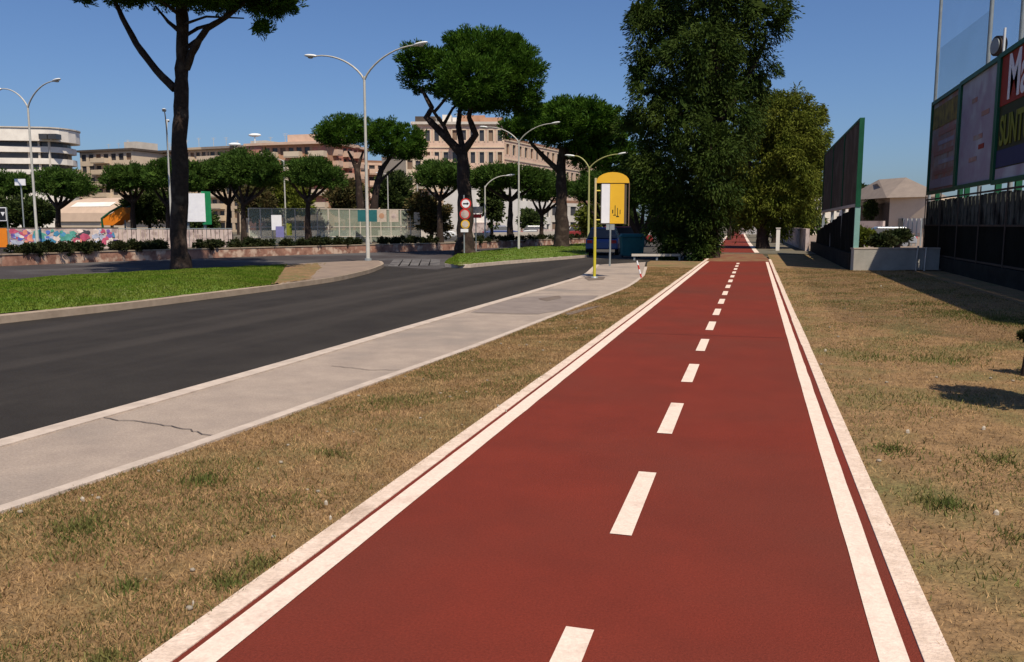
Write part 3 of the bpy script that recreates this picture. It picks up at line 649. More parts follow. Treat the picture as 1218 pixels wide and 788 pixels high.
tree('eucalyptus_tree', 'huge dark eucalyptus with drooping foliage reaching the left path edge', 'tree', DE, 842,
     [(842, 270, 0), (845, 200, 0), (848, 120, 0), (850, 40, 0), (850, -60, 0)],
     [([(845, 210, 0), (815, 150, 0), (785, 95, .5)], .2), ([(847, 160, 0), (880, 110, 0), (910, 50, 0)], .2), ([(846, 230, 0), (800, 200, -.5)], .15)],
     [lob(850, -70, 60, 60, DE), lob(845, 0, 60, 40, DE, 1), lob(785, 18, 34, 26, DE, .5), lob(905, 12, 32, 34, DE, -.5), lob(890, 66, 34, 36, DE, .6), lob(838, 60, 44, 40, DE, -1), lob(775, 62, 20, 20, DE, .4),
      lob(778, 112, 28, 24, DE, -.3), lob(815, 140, 34, 42, DE, -1.2), lob(868, 128, 36, 44, DE, -.3), lob(835, 100, 40, 40, DE, 1.2), lob(762, 152, 26, 22, DE, .8), lob(795, 195, 38, 36, DE), lob(850, 185, 34, 40, DE, -1.4), lob(846, 232, 30, 30, DE, -.4), lob(815, 255, 44, 34, DE, .3),
      lob(830, 260, 26, 26, DE, -.5), lob(818, 288, 32, 15, DE), lob(758, 14, 13, 10, DE, .2), lob(758, 200, 20, 22, DE, .6), lob(900, 104, 18, 20, DE, .6), lob(762, 80, 12, 16, DE, .2), lob(832, 292, 13, 11, DE, -.8)],
     M['euc'], M['bark'], .45, EF)
DE2 = 52.0
tree('eucalyptus_tree', 'olive green sunlit tree right of the huge eucalyptus, overhanging the far path', 'tree', DE2, 908,
     [(908, 270, 0), (910, 220, 0), (920, 160, 0)], [([(909, 240, 0), (935, 190, 0)], .2), ([(909, 240, 0), (890, 190, 0)], .2)],
     [lob(935, 150, 40, 42, DE2), lob(942, 195, 40, 44, DE2, -.5), lob(905, 185, 34, 48, DE2, .5), lob(915, 135, 30, 26, DE2), lob(958, 160, 24, 34, DE2), lob(925, 232, 36, 30, DE2), lob(952, 232, 24, 28, DE2), lob(897, 232, 22, 26, DE2), lob(968, 205, 14, 22, DE2), lob(922, 258, 14, 22, DE2), lob(882, 258, 14, 11, DE2, .5), lob(893, 250, 14, 14, DE2)],
     M['euc2'], M['bark'], .35, dict(EF, clump=.48, L=.22, Wd=.065))
bushtree(958, 262, 18, 20, 60, 'dark tree behind the green billboard, beyond the path', 'bush')
# hedge shrubs in the far planter
names = 'first second third fourth fifth sixth seventh eighth ninth tenth eleventh twelfth thirteenth fourteenth fifteenth sixteenth seventeenth eighteenth nineteenth twentieth twenty-first twenty-second twenty-third twenty-fourth twenty-fifth twenty-sixth twenty-seventh twenty-eighth twenty-ninth thirtieth'.split()
feN = resample(fe, .5)
def far_pt(px, back=0.0):   # point on the far kerb line seen at column px, moved back from the road
    ex = np.interp(px, [p[0] for p in far_edge_px], [p[1] for p in far_edge_px]); g = np.array(G(px, ex, ZR)[:2]); d = g/np.linalg.norm(g); return g+FH*back
shr_px = [8, 26, 44, 58, 72, 86, 100, 128, 146, 164, 182, 236, 252, 270, 295, 308, 330, 352, 368, 384, 402, 420, 452, 470, 488, 508]
for i, px in enumerate(shr_px):
    g = far_pt(px, 1.0); root = empty('hedge_shrub', (g[0], g[1], .25), 'dark clipped hedge shrub in the far planter, %s from the left of the row' % names[i], 'shrub', 'hedge shrubs in the far planter')
    s_ = random.uniform(.85, 1.15)
    lb = [((g[0]+random.uniform(-.35, .35), g[1]+random.uniform(-.2, .2), .52+random.uniform(-.08, .04)*s_), (.30*s_, .30*s_, .22*s_)) for _ in range(3)]
    quads_mesh('foliage', foliage(lb, clump=.14, per=30, dens=1.0, L=.12, Wd=.06, up=.3, inner=1.2, innerL=.25), M['hedge'], root)
    st = MB(); [st.tube([(g[0], g[1], .2), (g[0]+math.cos(a)*.15, g[1]+math.sin(a)*.15, .55)], .012, 5) for a in (0, 2, 4)]; st.build('stem', M['bark'], root)
pl = empty('planter_wall', (far_pt(250, .3)[0], far_pt(250, .3)[1], ZR), 'long low pinkish brick planter along the far side of the avenue', 'planter')
pa = MB(); pc = MB()
pp = [far_pt(x, .15) for x in (-400, -200, 0, 150, 300, 430, 530, 620, 700)]; pq = [far_pt(x, 1.9) for x in (-400, -200, 0, 150, 300, 430, 530, 620, 700)]
for A, B in zip(pp, pp[1:]):
    pa.slab(A, B, ZR-.05, .30, .18); pc.slab(A, B, .303, .35, .24, -.03)
pa.build('wall', M['brick'], pl); pc.build('coping', M['kerb2'], pl)
so = MB()
for i in range(len(pp)-1): so.add([(*(pp[i]+FH*.18), .22), (*(pp[i+1]+FH*.18), .22), (*pq[i+1], .22), (*pq[i], .22)], [(0, 1, 2, 3)])
so.build('soil', M['ground'], pl)
lo = [((g[0], g[1], .42), (.55, .4, .26)) for g in [far_pt(x, 1.0) for x in range(552, 700, 11)]]
tag(quads_mesh('ground_cover', foliage(lo, clump=.16, per=26, L=.14, Wd=.06, inner=1, innerL=.25), M['hedge']), 'low dark ground cover behind the far grass island', 'hedge', kind='stuff')

# small shrubs on the right verge and sapling whose shadow falls on the grass
def small(name, label, g, lobes, leaf, fol, stems, cat='shrub'):
    root = empty(name, (g[0], g[1], 0), label, cat)
    st = MB()
    for (pts, r) in stems: st.tube(pts, [r*(1-.5*i/(len(pts)-1)) for i in range(len(pts))], 8, wob=.05)
    st.build('trunk', M['bark'], root); quads_mesh('crown', foliage(lobes, **fol), leaf, root); return root
g = G(1222, 447); gx, gy = g[0], g[1]
small('shrub', 'small dark shrub with thin stem at the right edge of the dry verge', g, [((gx+.06, gy, .44), (.10, .10, .07)), ((gx-.05, gy+.05, .38), (.06, .06, .04)), ((gx+.22, gy, .5), (.16, .16, .10))], M['hedge'],
      dict(clump=.05, per=30, dens=1.0, L=.05, Wd=.022, inner=1.5, innerL=.09), [([(gx-.03, gy, -.03), (gx-.02, gy, .2), (gx, gy, .48)], .035)])
sc = G(1128, 460); hh = 2.15; k_ = hh/math.tan(R(SUN_EL)); gx, gy = sc[0]-SH[0]*k_, sc[1]-SH[1]*k_
cl_ = []
for zc, rr_, zr2 in [(.75, .26, .16), (.98, .34, .18), (1.25, .36, .17), (1.5, .32, .15), (1.78, .22, .15), (2.02, .13, .12)]:
    cl_.append(((gx+random.uniform(-.09, .09), gy+random.uniform(-.09, .09), zc), (rr_, rr_*.9, zr2)))
cl_ += [((gx+.38, gy+.05, 1.15), (.16, .14, .10)), ((gx-.28, gy-.2, 1.35), (.14, .14, .10))]
small('young_tree', 'young leafy tree standing just outside the right edge of the picture', (gx, gy), cl_, M['bush'],
      dict(clump=.10, per=34, dens=.8, L=.10, Wd=.04, inner=1.3, innerL=.12), [([(gx, gy, -.03), (gx+.02, gy, .7), (gx, gy, 1.95)], .03), ([(gx, gy, .8), (gx+.38, gy+.05, 1.15)], .012), ([(gx, gy, .95), (gx-.28, gy-.2, 1.35)], .012)], 'tree')

# ------------------------------------------------------------------ street lamps
def lamp_proto(loc, label, hp=7.45, arms=((-1, 2.4), (1, 2.4)), rise=1.0, rot=0, m='pole'):
    root = empty('street_lamp', (0, 0, 0), label, 'street lamp', 'white street lamps along the avenue')
    MB().tube([(0, 0, -.1), (0, 0, .9), (0, 0, .95), (0, 0, hp*.5), (0, 0, hp)], [.085, .082, .068, .06, .048], 12).build('pole', M[m], root)
    MB().tube([(0, 0, -.1), (0, 0, .12)], [.16, .14], 12).build('base', M['galv'], root)
    for (s, L_) in arms:
        pts = []
        for i in range(11):
            t = i/10; pts.append((s*L_*(t**1.25), 0, hp-.15+rise*1.15*(1-(1-t)**1.9)))
        MB().tube(pts, [.042-.014*i/10 for i in range(11)], 8).build('arm', M[m], root)
        e = Vector(pts[-1]); hd = MB().ell(e+Vector((s*.28, 0, .03)), (.34, .13, .065), 12, 8, ry=-s*.12).build('lamp_head', M['head'], root)
        MB().tube([e+Vector((s*.30, 0, -.03)), e+Vector((s*.30, 0, -.07))], [.12, .09], 10).build('lens', M['pole'], hd).location = (0, 0, 0)
    root.location = loc; root.rotation_euler = (0, 0, rot); return root
def lens_fix(): pass
LR = YAW-R(26)
p = V(437, 267, 35.0)
l2 = lamp_proto((p.x, p.y, -.02), 'nearest double-armed street lamp, full height visible on the paved island tip', rot=LR)
for (px, D, lab, s_, rz) in [(43, 55, 'double-armed street lamp at the left edge in front of the graffiti wall', 1.23, LR-R(5)), (617, 51, 'double-armed street lamp behind the far grass island, before the dark pine', .88, LR),
                        (204, 50, 'street lamp half hidden right behind the big pine trunk', .93, YAW+R(110))]:
    c = copy_tree(l2); p = V(px, 267, D); c.location = (p.x, p.y, ZR); c['label'] = lab; c.scale = (s_,)*3; c.rotation_euler = (0, 0, rz)
p = V(700, 267, 50.5); lamp_proto((p.x, p.y, ZR), 'yellowish double-armed street lamp directly behind the bus stop pole', rot=LR, m='poleyel', hp=5.0, rise=.7, arms=((-1, .95), (1, 1.8)))
l5 = lamp_proto((0, 0, 0), 'small single-armed lamp above the mesh fence, left of the small pine', hp=7.0, arms=((-1, .7),), rise=.2, rot=YAW); p = V(340, 267, 72); l5.location = (p.x, p.y, ZR)
for (px, D, lab, rz, sc_) in [(462, 92, 'thin distant single lamp under the rounded mid-distance pine', 0, 1.0), (497, 100, 'thin distant single lamp left of the brown bushy tree', 180, 1.0), (773, 80, 'grey distant lamp in the gap right of the bus stop', 0, .9)]:
    c = copy_tree(l5); p = V(px, 267, D); c.location = (p.x, p.y, ZR); c['label'] = lab; c.rotation_euler = (0, 0, YAW+R(rz)); c.scale = (sc_,)*3
p = V(577, 267, 60); lamp_proto((p.x, p.y, ZR), 'distant single curved lamp arching right past the white tower', hp=4.3, arms=((1, 1.5),), rise=.75, rot=YAW)

# ------------------------------------------------------------------ bus stop
DBs = 23.6
pb_ = V(707, 330, DBs); bx = empty('bus_stop_sign', (pb_.x, pb_.y, 0), 'yellow bus stop sign with white timetable half and arched yellow top', 'bus stop')
def bp(px, py, dd=0): return V(px, py, DBs+dd)
rt = Vector((RH[0], RH[1], 0)); fw = Vector((FH[0], FH[1], 0))
f0 = bp(707, 330); f0.z = -.02; t0 = bp(707, 212); t0.x, t0.y = f0.x, f0.y
mb = MB(); mb.tube([f0, Vector((f0.x, f0.y, 1.15))], .042, 10); mb.build('pole_base', M['yellow2'], bx)
mb = MB(); mb.tube([Vector((f0.x, f0.y, 1.15)), Vector((f0.x, f0.y, t0.z))], .034, 10); mb.build('pole', mat('cream_pole', (.62, .50, .26), None, 3, .5), bx)
mb = MB(); mb.tube([Vector((f0.x, f0.y, -.01)), Vector((f0.x, f0.y, .05))], [.12, .08], 12); mb.build('foot', M['galv'], bx)
def scr(u, v, d): # u right metres from pole, v height
    return f0+rt*u+fw*d+Vector((0, 0, v-f0.z))
s1 = DBs/1000
def hz(py): return H+(HY-py)*s1
u0, u1, um = .15, .87, .40
def panel(ua, ub, za, zb, d0_, d1_, name, m, par=bx):
    mb = MB(); mb.hexa([scr(ua, za, d0_), scr(ub, za, d0_), scr(ub, za, d1_), scr(ua, za, d1_), scr(ua, zb, d0_), scr(ub, zb, d0_), scr(ub, zb, d1_), scr(ua, zb, d1_)]); return mb.build(name, m, par)
z0_, z1_, z2_ = hz(267), hz(219), hz(209)
panel(u0, u1, z0_, z1_, .0, .09, 'case', mat('case_brown', (.10, .075, .05), None, 3, .6))
panel(u0+.02, um, z0_+.03, z1_-.02, -.012, -.002, 'timetable', M['white'])
yb = panel(um+.005, u1-.07, z0_+.02, z1_-.02, -.014, -.002, 'yellow_panel', M['yellow'])
mk = MB()   # small dark mark on the panel
for (ua, va, ub, vb_) in [(.50, 1.74, .58, 1.76), (.54, 1.76, .56, 2.02), (.58, 1.70, .66, 1.73), (.61, 1.73, .63, 1.95), (.47, 1.80, .50, 1.90), (.68, 1.78, .70, 1.9)]:
    mk.hexa([scr(ua, va, -.018), scr(ub, va, -.018), scr(ub, va, -.0145), scr(ua, va, -.0145), scr(ua, vb_, -.018), scr(ub, vb_, -.018), scr(ub, vb_, -.0145), scr(ua, vb_, -.0145)])
mk.build('emblem', M['adolive'], yb)
mb = MB(); arch = [(0.03, z1_), (.93, z1_)]+[(.48+.45*math.cos(math.pi*q/10), z1_+.04+(z2_-z1_+.02)*math.sin(math.pi*q/10)) for q in range(11)]
vs1 = [scr(u, v, -.03) for u, v in arch]; vs2 = [scr(u, v, .14) for u, v in arch]; n = len(arch)
mb.add(vs1+vs2, [tuple(range(n))]+[tuple(range(2*n-1, n-1, -1))]+[((i+1) % n, i, n+i, n+(i+1) % n) for i in range(n)]); mb.build('canopy_top', M['yellow'], bx)
mb = MB(); mb.tube([scr(0, hz(228), .04), scr(u0, hz(228), .04)], .02, 8); mb.tube([scr(0, hz(262), .04), scr(u0, hz(262), .04)], .02, 8); mb.build('bracket', M['yellow2'], bx)
mb = MB(); mb.tube([scr(.94, z0_-.05, .05), scr(.94, z1_+.02, .05)], .015, 8); mb.build('side_rail', M['shutter'], bx)
p = V(726, 267, 30.5); ps = empty('sign_post', (p.x, p.y, -.02), 'slim grey post with small plate standing behind the bus stop sign', 'post')
MB().tube([(p.x, p.y, -.05), (p.x, p.y, 1.6)], .035, 8).build('post', M['galv'], ps); MB().box((p.x, p.y, 1.45), (.3, .02, .3), YAW).build('plate', M['galv'], ps)
a, b = G(763, 331), V(757, 312, 25.2)
st_ = empty('marker_stake', (a[0], a[1], 0), 'leaning red and white stake at the end of the pavement', 'stake')
A, B = Vector(a), Vector((a[0]-.14, a[1]+.03, .48))
for i in range(4):
    q0, q1 = A.lerp(B, i/4), A.lerp(B, (i+1)/4); MB().tube([q0, q1], .022, 8).build('band', M['redsign' if i % 2 == 0 else 'white'], st_)
# barrier rail
g1_, g2_ = V(752, 267, 38.2), V(812, 267, 38.2); br = empty('barrier_rail', (g1_.x, g1_.y, ZR), 'low pale barrier rail in the shade left of the eucalyptus', 'barrier')
mb = MB(); mb.slab(g1_, g2_, .06, .17, .06); mb.build('rail', M['pale'], br)
for t in (.05, .5, .95):
    q = g1_.lerp(g2_, t); MB().box((q.x, q.y+.1, -.03), (.08, .08, .36)).build('post', M['galv'], br)

# ------------------------------------------------------------------ road signs at pine B
ps_ = V(552, 267, 42.6); rs = empty('road_sign', (ps_.x, ps_.y, 0), 'post with stacked round and square road signs in front of the far island pine', 'road sign')
MB().tube([(ps_.x, ps_.y, -.05), (ps_.x, ps_.y, 2.95)], .035, 8).build('post', M['galv'], rs)
def sg(px, py, r, m1, m2, nm):
    c = V(px, py, 42.5); o = MB().disc(c, fw, r, .03, 24).build(nm, M[m1], rs)
    MB().disc(c-fw*.022, fw, r*.74, .012, 24).build('face', M[m2], o).location = (0, 0, 0)
    return c, o
c, o = sg(554, 242.5, .27, 'redsign', 'white', 'round_sign')
mb = MB(); 
for (a_, b_, c_, d_) in [(-.14, -.03, .06, .03)]: mb.hexa([c+rt*a_+Vector((0, 0, b_))-fw*.04, c+rt*c_+Vector((0, 0, b_))-fw*.04, c+rt*c_+Vector((0, 0, b_))-fw*.03, c+rt*a_+Vector((0, 0, b_))-fw*.03, c+rt*a_+Vector((0, 0, d_))-fw*.04, c+rt*c_+Vector((0, 0, d_))-fw*.04, c+rt*c_+Vector((0, 0, d_))-fw*.03, c+rt*a_+Vector((0, 0, d_))-fw*.03])
mb.add([c+rt*.06+Vector((0, 0, .08))-fw*.035, c+rt*.06+Vector((0, 0, -.08))-fw*.035, c+rt*.16-fw*.035], [(0, 1, 2)]); mb.build('arrow', M['blacksign'], rs)
sg(553, 255, .27, 'redsign', 'pinkw', 'round_sign'); sg(553.5, 267, .22, 'yellow', 'kerb', 'round_sign')
c = V(552.5, 274.5, 42.5); MB().box(c, (.38, .02, .16), YAW).build('plate', M['white'], rs)
c = V(566, 250, 46); ar = empty('road_sign', (c.x, c.y, 0), 'pink and white arrow board on a post right of the sign-covered trunk', 'road sign')
MB().tube([(c.x, c.y, -.05), (c.x, c.y, c.z)], .03, 8).build('post', M['galv'], ar); MB().box(c-fw*.05, (.75, .03, .35), YAW).build('board', M['pinkw'], ar); MB().box(c-fw*.05-Vector((0, 0, .33)), (.6, .03, .2), YAW).build('board', M['redsign'], ar)

# ------------------------------------------------------------------ buildings
def facade(name, label, A, B, dep, Hh, nf, nb, mw, mglass='dark', zb=ZR, pier=.35, sp=.42, roof=None, over=.0, balc=None, rec=.25, mbalc=None, parapet=None, skip=None, side=True, courses=None, cat='building', roofm='roofd', group=None):
    A = np.array(A[:2]); B = np.array(B[:2]); d = B-A; L_ = np.linalg.norm(d); d = d/L_; n = np.array([-d[1], d[0]])
    if np.dot(n, (A+B)/2) < 0: n = -n                 # n points away from the camera
    root = empty(name, ((A[0]+B[0])/2, (A[1]+B[1])/2, zb), label, cat, group)
    def quad(a, b, o0, o1, z0, z1, mb, mi=0):
        q = [A+d*a+n*o0, A+d*b+n*o0, A+d*b+n*o1, A+d*a+n*o1]
        pts = [(*x, z0) for x in q]+[(*x, z1) for x in q]
        mb.hexa(pts if (d[0]*n[1]-d[1]*n[0]) > 0 else [pts[i] for i in (1, 0, 3, 2, 5, 4, 7, 6)], mi)
    fh = Hh/nf; bw = L_/nb; wall = MB()
    quad(.02, L_-.02, rec+.02, dep, zb, zb+Hh-.05, wall)       # core
    for f in range(nf+1):
        z0 = zb+f*fh-(fh*sp/2 if f else 0); z1 = zb+min(Hh, f*fh+fh*sp/2)
        quad(0, L_, 0, rec, z0, z1, wall)
    for b in range(nb+1):
        a0 = max(0, b*bw-bw*pier/2); a1 = min(L_, b*bw+bw*pier/2); quad(a0+.003, a1-.003, .03, rec, zb, zb+Hh-.01, wall)
    wall.build('wall', M[mw], root)
    if courses:
        mb = MB()
        for f in range(1, nf+1): quad(-.05, L_+.05, -.14, -.004, zb+f*fh-.22, zb+f*fh-.02, mb)
        for f in range(nf):
            for b in range(nb):
                a0 = b*bw+bw*pier/2; a1 = (b+1)*bw-bw*pier/2; z0 = zb+f*fh+fh*sp/2; z1 = zb+(f+1)*fh-fh*sp/2
                quad(a0-.22, a0-.004, -.08, -.004, z0-.1, z1+.12, mb); quad(a1+.004, a1+.22, -.08, -.004, z0-.1, z1+.12, mb); quad(a0, a1, -.08, -.004, z1+.004, z1+.2, mb)
        mb.build('trim', M[courses], root)
    cnt = 0
    for f in range(nf):
        for b in range(nb):
            if skip and skip(f, b): continue
            if cnt >= 100: continue
            mb = MB(); quad(b*bw+bw*pier/2, (b+1)*bw-bw*pier/2, rec-.06, rec+.01, zb+f*fh+fh*sp/2, zb+(f+1)*fh-fh*sp/2, mb); cnt += 1
            mb.build('window', M[mglass if (f*7+b*3) % 4 else 'shutter'], root)
    # windows on the ends, as openings with surrounds
    if balc:
        for f in range(1, nf):
            for (b0, b1) in balc:
                mb = MB(); z = zb+f*fh
                quad(b0*bw+.1, b1*bw-.1, -1.3, 0, z-.1, z+.08, mb); quad(b0*bw+.1, b1*bw-.1, -1.35, -1.2, z+.08, z+1.0, mb)
                quad(b0*bw+.1, b0*bw+.2, -1.2, 0, z+.08, z+1.0, mb); quad(b1*bw-.2, b1*bw-.1, -1.2, 0, z+.08, z+1.0, mb)
                mb.build('balcony', M[mbalc or mw], root)
    mb = MB(); quad(-over, L_+over, -over, dep+over, zb+Hh+.0, zb+Hh+.45, mb); r = mb.build('roof', M[roofm], root)
    for q in range(3 if nb > 4 else 0):
        t = random.uniform(.1, .9)*L_; hq = random.uniform(1.2, 2.6); c0 = A+d*t+n*random.uniform(1, 4)
        mb = MB(); mb.tube([(c0[0], c0[1], zb+Hh+.4), (c0[0], c0[1], zb+Hh+.4+hq)], .05, 5); mb.box((c0[0], c0[1], zb+Hh+.3+hq), (.9, .05, .05), YAW); mb.box((c0[0], c0[1], zb+Hh+hq), (.6, .05, .05), YAW); mb.build('aerial', M['pole'], r)
    if roof:
        for (a, b, o0, o1, h1, nm, m) in roof:
            mb = MB(); quad(a*L_, b*L_, o0, o1, zb+Hh+.45, zb+Hh+.45+h1, mb); mb.build(nm, M[m], r)
    return root
def hgt(py, D): return H+(HY-py)*D/1000-ZR
# white office block, rounded end
def office():
    D = 170; s = D/1000
    root = empty('office_block', V(20, 267, D)-Vector((0, 0, H)), 'white office block with long horizontal window bands and rounded end at the left edge', 'building')
    def plan(grow):
        P = []
        for (x, d) in [(-160, -14), (60, 0)]: P.append((x, d))
        out = [(-190*s, -10), (48*s, 0)]
        out = []
        out.append(CF(V_lat(-230), D-8)); 
        for k in range(9):
            a = -math.pi/2+k*math.pi/8; out.append(CF(V_lat(62)+grow*0+(3.2+grow)*math.cos(a), D+5+(5+grow)*math.sin(a)))
        out.append(CF(V_lat(-230), D+18)); return [(p.x, p.y) for p in out]
    def V_lat(px): return (px-PW/2)/1000*D*math.cos(0)
    def zz(py): return H+(HY-py)*s
    rows = [(157, 171), (177, 183.5), (190.5, 197), (203.5, 209), (216, 222)]
    core = MB(); core.prism(plan(-1.0), ZR, zz(158)); core.build('glazing', M['dark'], root)
    for i, (a, b) in enumerate(rows): MB().prism(plan(0 if i else .8), zz(b), zz(a), bottom=True).build('parapet_band', M['offwhite'], root)
    MB().prism(plan(0), ZR, zz(228), bottom=True).build('base', M['offwhite'], root)
    for (px) in range(-100, 76, 12):
        q = CF(V_lat(px), D-(1.2 if px < 0 else .2)+.6); mb = MB(); mb.box((q.x, q.y, (zz(171)+zz(230))/2), (.35, .35, zz(171)-zz(230)), YAW); mb.build('mullion', M['pale'], root)
    MB().prism(plan(1.0), zz(156.4), zz(155), bottom=True).build('roof', M['pale'], root)
    for px in (54, 65):
        q = V(px, 163, D-.5); MB().box((q.x, q.y, q.z), (1.6, 2.0, 1.0), YAW).build('opening', M['dark'], root)
office()
D3 = 190
a, b = V(98, 267, 184), V(134, 267, 190); 
facade('apartment_block', 'beige apartment block with flat dark overhanging roof, right of the white office', V(100, 267, D3), V(162, 267, D3-6), 16, hgt(184, D3), 7, 7, 'cream', over=.5, roof=[(.72, .95, 2, 8, 1.6, 'stair_tower', 'pale')], balc=[(2, 4)], roofm='roofd')
facade('apartment_block', 'lower beige annex left of the beige block with dark roof', V(91, 267, 194), V(101, 267, 193), 12, hgt(206, 194), 5, 2, 'pinkb', roofm='beige')
facade('apartment_block', 'pale apartment block with dark slab roof just left of the big trunk', V(166, 267, 195), V(206, 267, 192), 14, hgt(184.5, 193), 7, 5, 'cream', over=1.0, roofm='roofd', balc=[(1, 3)], sp=.5)
facade('apartment_block', 'cream apartment block with balconies just right of the big trunk', V(216, 267, 186), V(256, 267, 182), 14, hgt(181, 184), 7, 6, 'beige', over=.8, balc=[(1, 3), (4, 6)], roofm='beige', mbalc='cream')
facade('apartment_block', 'apartment block with brown roof behind the dark treetop', V(252, 267, 176), V(322, 267, 170), 14, hgt(179, 173), 7, 8, 'beige', over=1.0, balc=[(0, 2), (5, 7)], roofm='roofb', mbalc='cream', roof=[(.55, .8, 3, 7, 1.2, 'penthouse', 'pale')])
facade('apartment_block', 'orange and cream apartment block with deep balconies above the small pine', V(316, 267, 160), V(392, 267, 156), 16, hgt(175, 158), 7, 8, 'orange', over=.8, balc=[(0, 2), (3, 5), (6, 8)], mbalc='cream', roofm='pinkb', roof=[(.30, .98, 2, 9, 1.6, 'penthouse', 'pinkb')])
facade('apartment_block', 'tall red brick apartment block with white vertical ribs left of the lamp pole', V(390, 267, 156), V(428, 267, 166), 18, hgt(174, 158), 8, 6, 'redb', over=.3, balc=[(1, 2), (3, 4), (5, 6)], mbalc='pinkb', roofm='pinkb')
facade('apartment_block', 'pinkish apartment block glimpsed between the lamp pole and the rounded pine', V(428, 267, 168), V(490, 267, 172), 14, hgt(196, 170), 6, 6, 'pinkb', roofm='roofr', balc=[(1, 3)])
B5 = facade('apartment_block', 'large pink stone palace block with tall windows behind the lopsided pine', V(494, 267, 150), V(600, 267, 150), 22, hgt(152, 150), 5, 10, 'pinkb', sp=.5, pier=.5, over=.5, roofm='pale', courses='cream', roof=[(.30, .40, 3, 7, 1.6, 'penthouse', 'offwhite'), (.0, .28, 2, 9, 1.2, 'attic', 'roofd'), (.50, .78, 3, 10, 1.5, 'attic', 'orange'), (.72, .98, 2, 9, 1.0, 'terrace', 'orange'), (.42, .50, 2, 6, 1.0, 'penthouse', 'offwhite')], balc=[(4, 6)])
facade('apartment_block', 'long pink wing with many narrow bays running right behind the far double lamp', V(600, 267, 151), V(716, 267, 200), 16, hgt(171, 155), 5, 20, 'pinkb', courses='cream', sp=.45, pier=.5, roofm='roofr')
facade('apartment_block', 'stepped lower pink block under the palace, left of the lopsided pine trunk', V(484, 267, 142), V(522, 267, 146), 8, hgt(190, 144), 5, 4, 'cream', roofm='pinkb', balc=[(1, 3)])
facade('apartment_block', 'small white block with square windows seen below the wide umbrella pine', V(618, 267, 120), V(655, 267, 132), 12, hgt(227, 124), 3, 6, 'offwhite', sp=.5, pier=.4, roofm='pale')
facade('apartment_block', 'pale low block right of the small white block behind the dark pine', V(655, 267, 134), V(745, 267, 150), 12, hgt(243, 140), 2, 9, 'pale', roofm='roofr')
q = V(572, 267, 100); tw = empty('white_tower', (q.x, q.y, ZR), 'slender white tapering tower right of the road signs', 'tower')
mb = MB(); mb.box((q.x, q.y, 2.6), (1.3, 1.3, 6.6), YAW, taper=.6); mb.build('shaft', M['offwhite'], tw); MB().box((q.x, q.y, .6), (4.5, 1.8, 2.2), YAW).build('base', M['pinkw'], tw)
# rooftop antenna
def antenna(px, py, D, lab):
    top = V(px, py, D); r = empty('antenna', (top.x, top.y, top.z-4), lab, 'antenna'); MB().tube([(top.x, top.y, top.z-4), top], .12, 6).build('mast', M['head'], r)
    MB().ell(top, (1.3, .5, .35), 12, 6, rz=YAW).build('dish', M['head'], r)
antenna(303, 161, 170, 'white dish-topped mast on the brown-roofed apartment block'); antenna(279, 172, 172, 'smaller white mast left of the dish-topped mast')
# barrel-roofed shed
def shed():
    D = 96; A = V(70, 267, D); B = V(150, 267, D-4); root = empty('shed', (A.x, A.y, ZR), 'tan barrel-roofed shed with pale roof strip behind the graffiti wall', 'shed')
    MB().slab(A, B, ZR, 1.8, 12).build('wall', M['cream'], root)
    d = (B-A); d.z = 0; L_ = d.length; d.normalize(); n = Vector((-d.y, d.x, 0)); mb = MB(); pr = []
    for k in range(13): a = math.pi*k/12; pr.append((6-6.2*math.cos(a), 1.8+2.8*math.sin(a)**.8))
    vs_ = []; 
    for t in (-.3, L_+.3): vs_ += [Vector((A.x, A.y, 0))+d*t+n*u+Vector((0, 0, z)) for u, z in pr]
    mb.add(vs_, [(i, 13+i, 14+i, i+1) for i in range(12)]+[tuple(range(13)), tuple(range(25, 12, -1))]); mb.build('roof', mat('shed_roof', (.56, .41, .30), (.48, .35, .26), .8, .8), root)
    mb = MB(); P_ = [Vector((A.x, A.y, 0))+d*t+n*u+Vector((0, 0, z+.05)) for t in (1.2, L_-3.0) for u, z in (pr[2], pr[3])]
    mb.add(P_, [(0, 2, 3, 1)]); mb.build('roof_strip', M['offwhite'], root)
shed()
# orange slide
c = V(136, 258, 66); sl = empty('slide', (c.x, c.y, ZR), 'orange curved slide with green side rising above the fence', 'slide')
mb = MB(); prof = [(119, 268), (124, 258), (133, 254), (141, 247), (147, 247), (150, 254), (143, 262), (134, 268.5)]
P1 = [V(x, y, 66) for x, y in prof]; P2 = [p_+fw*1.6 for p_ in P1]; n = len(prof)
mb.add(P1+P2, [tuple(range(n-1, -1, -1)), tuple(range(n, 2*n))]+[(i, (i+1) % n, n+(i+1) % n, n+i) for i in range(n)]); mb.build('chute', M['orangep'], sl)
mb = MB(); 
for t in (0, 1.5): mb.tube([V(123, 267, 66)+fw*t-Vector((0, 0, 1.6)), V(121, 260, 66)+fw*t, V(131, 252.5, 66)+fw*t, V(144, 245.5, 66)+fw*t], .09, 6)
mb.build('rail', M['green'], sl)
mb = MB(); [mb.tube([V(x, 262, 66)+fw*.8, V(x, 262, 66)+fw*.8-Vector((0, 0, 1.9))], .07, 6) for x in (128, 143)]; mb.build('leg', M['galv'], sl)
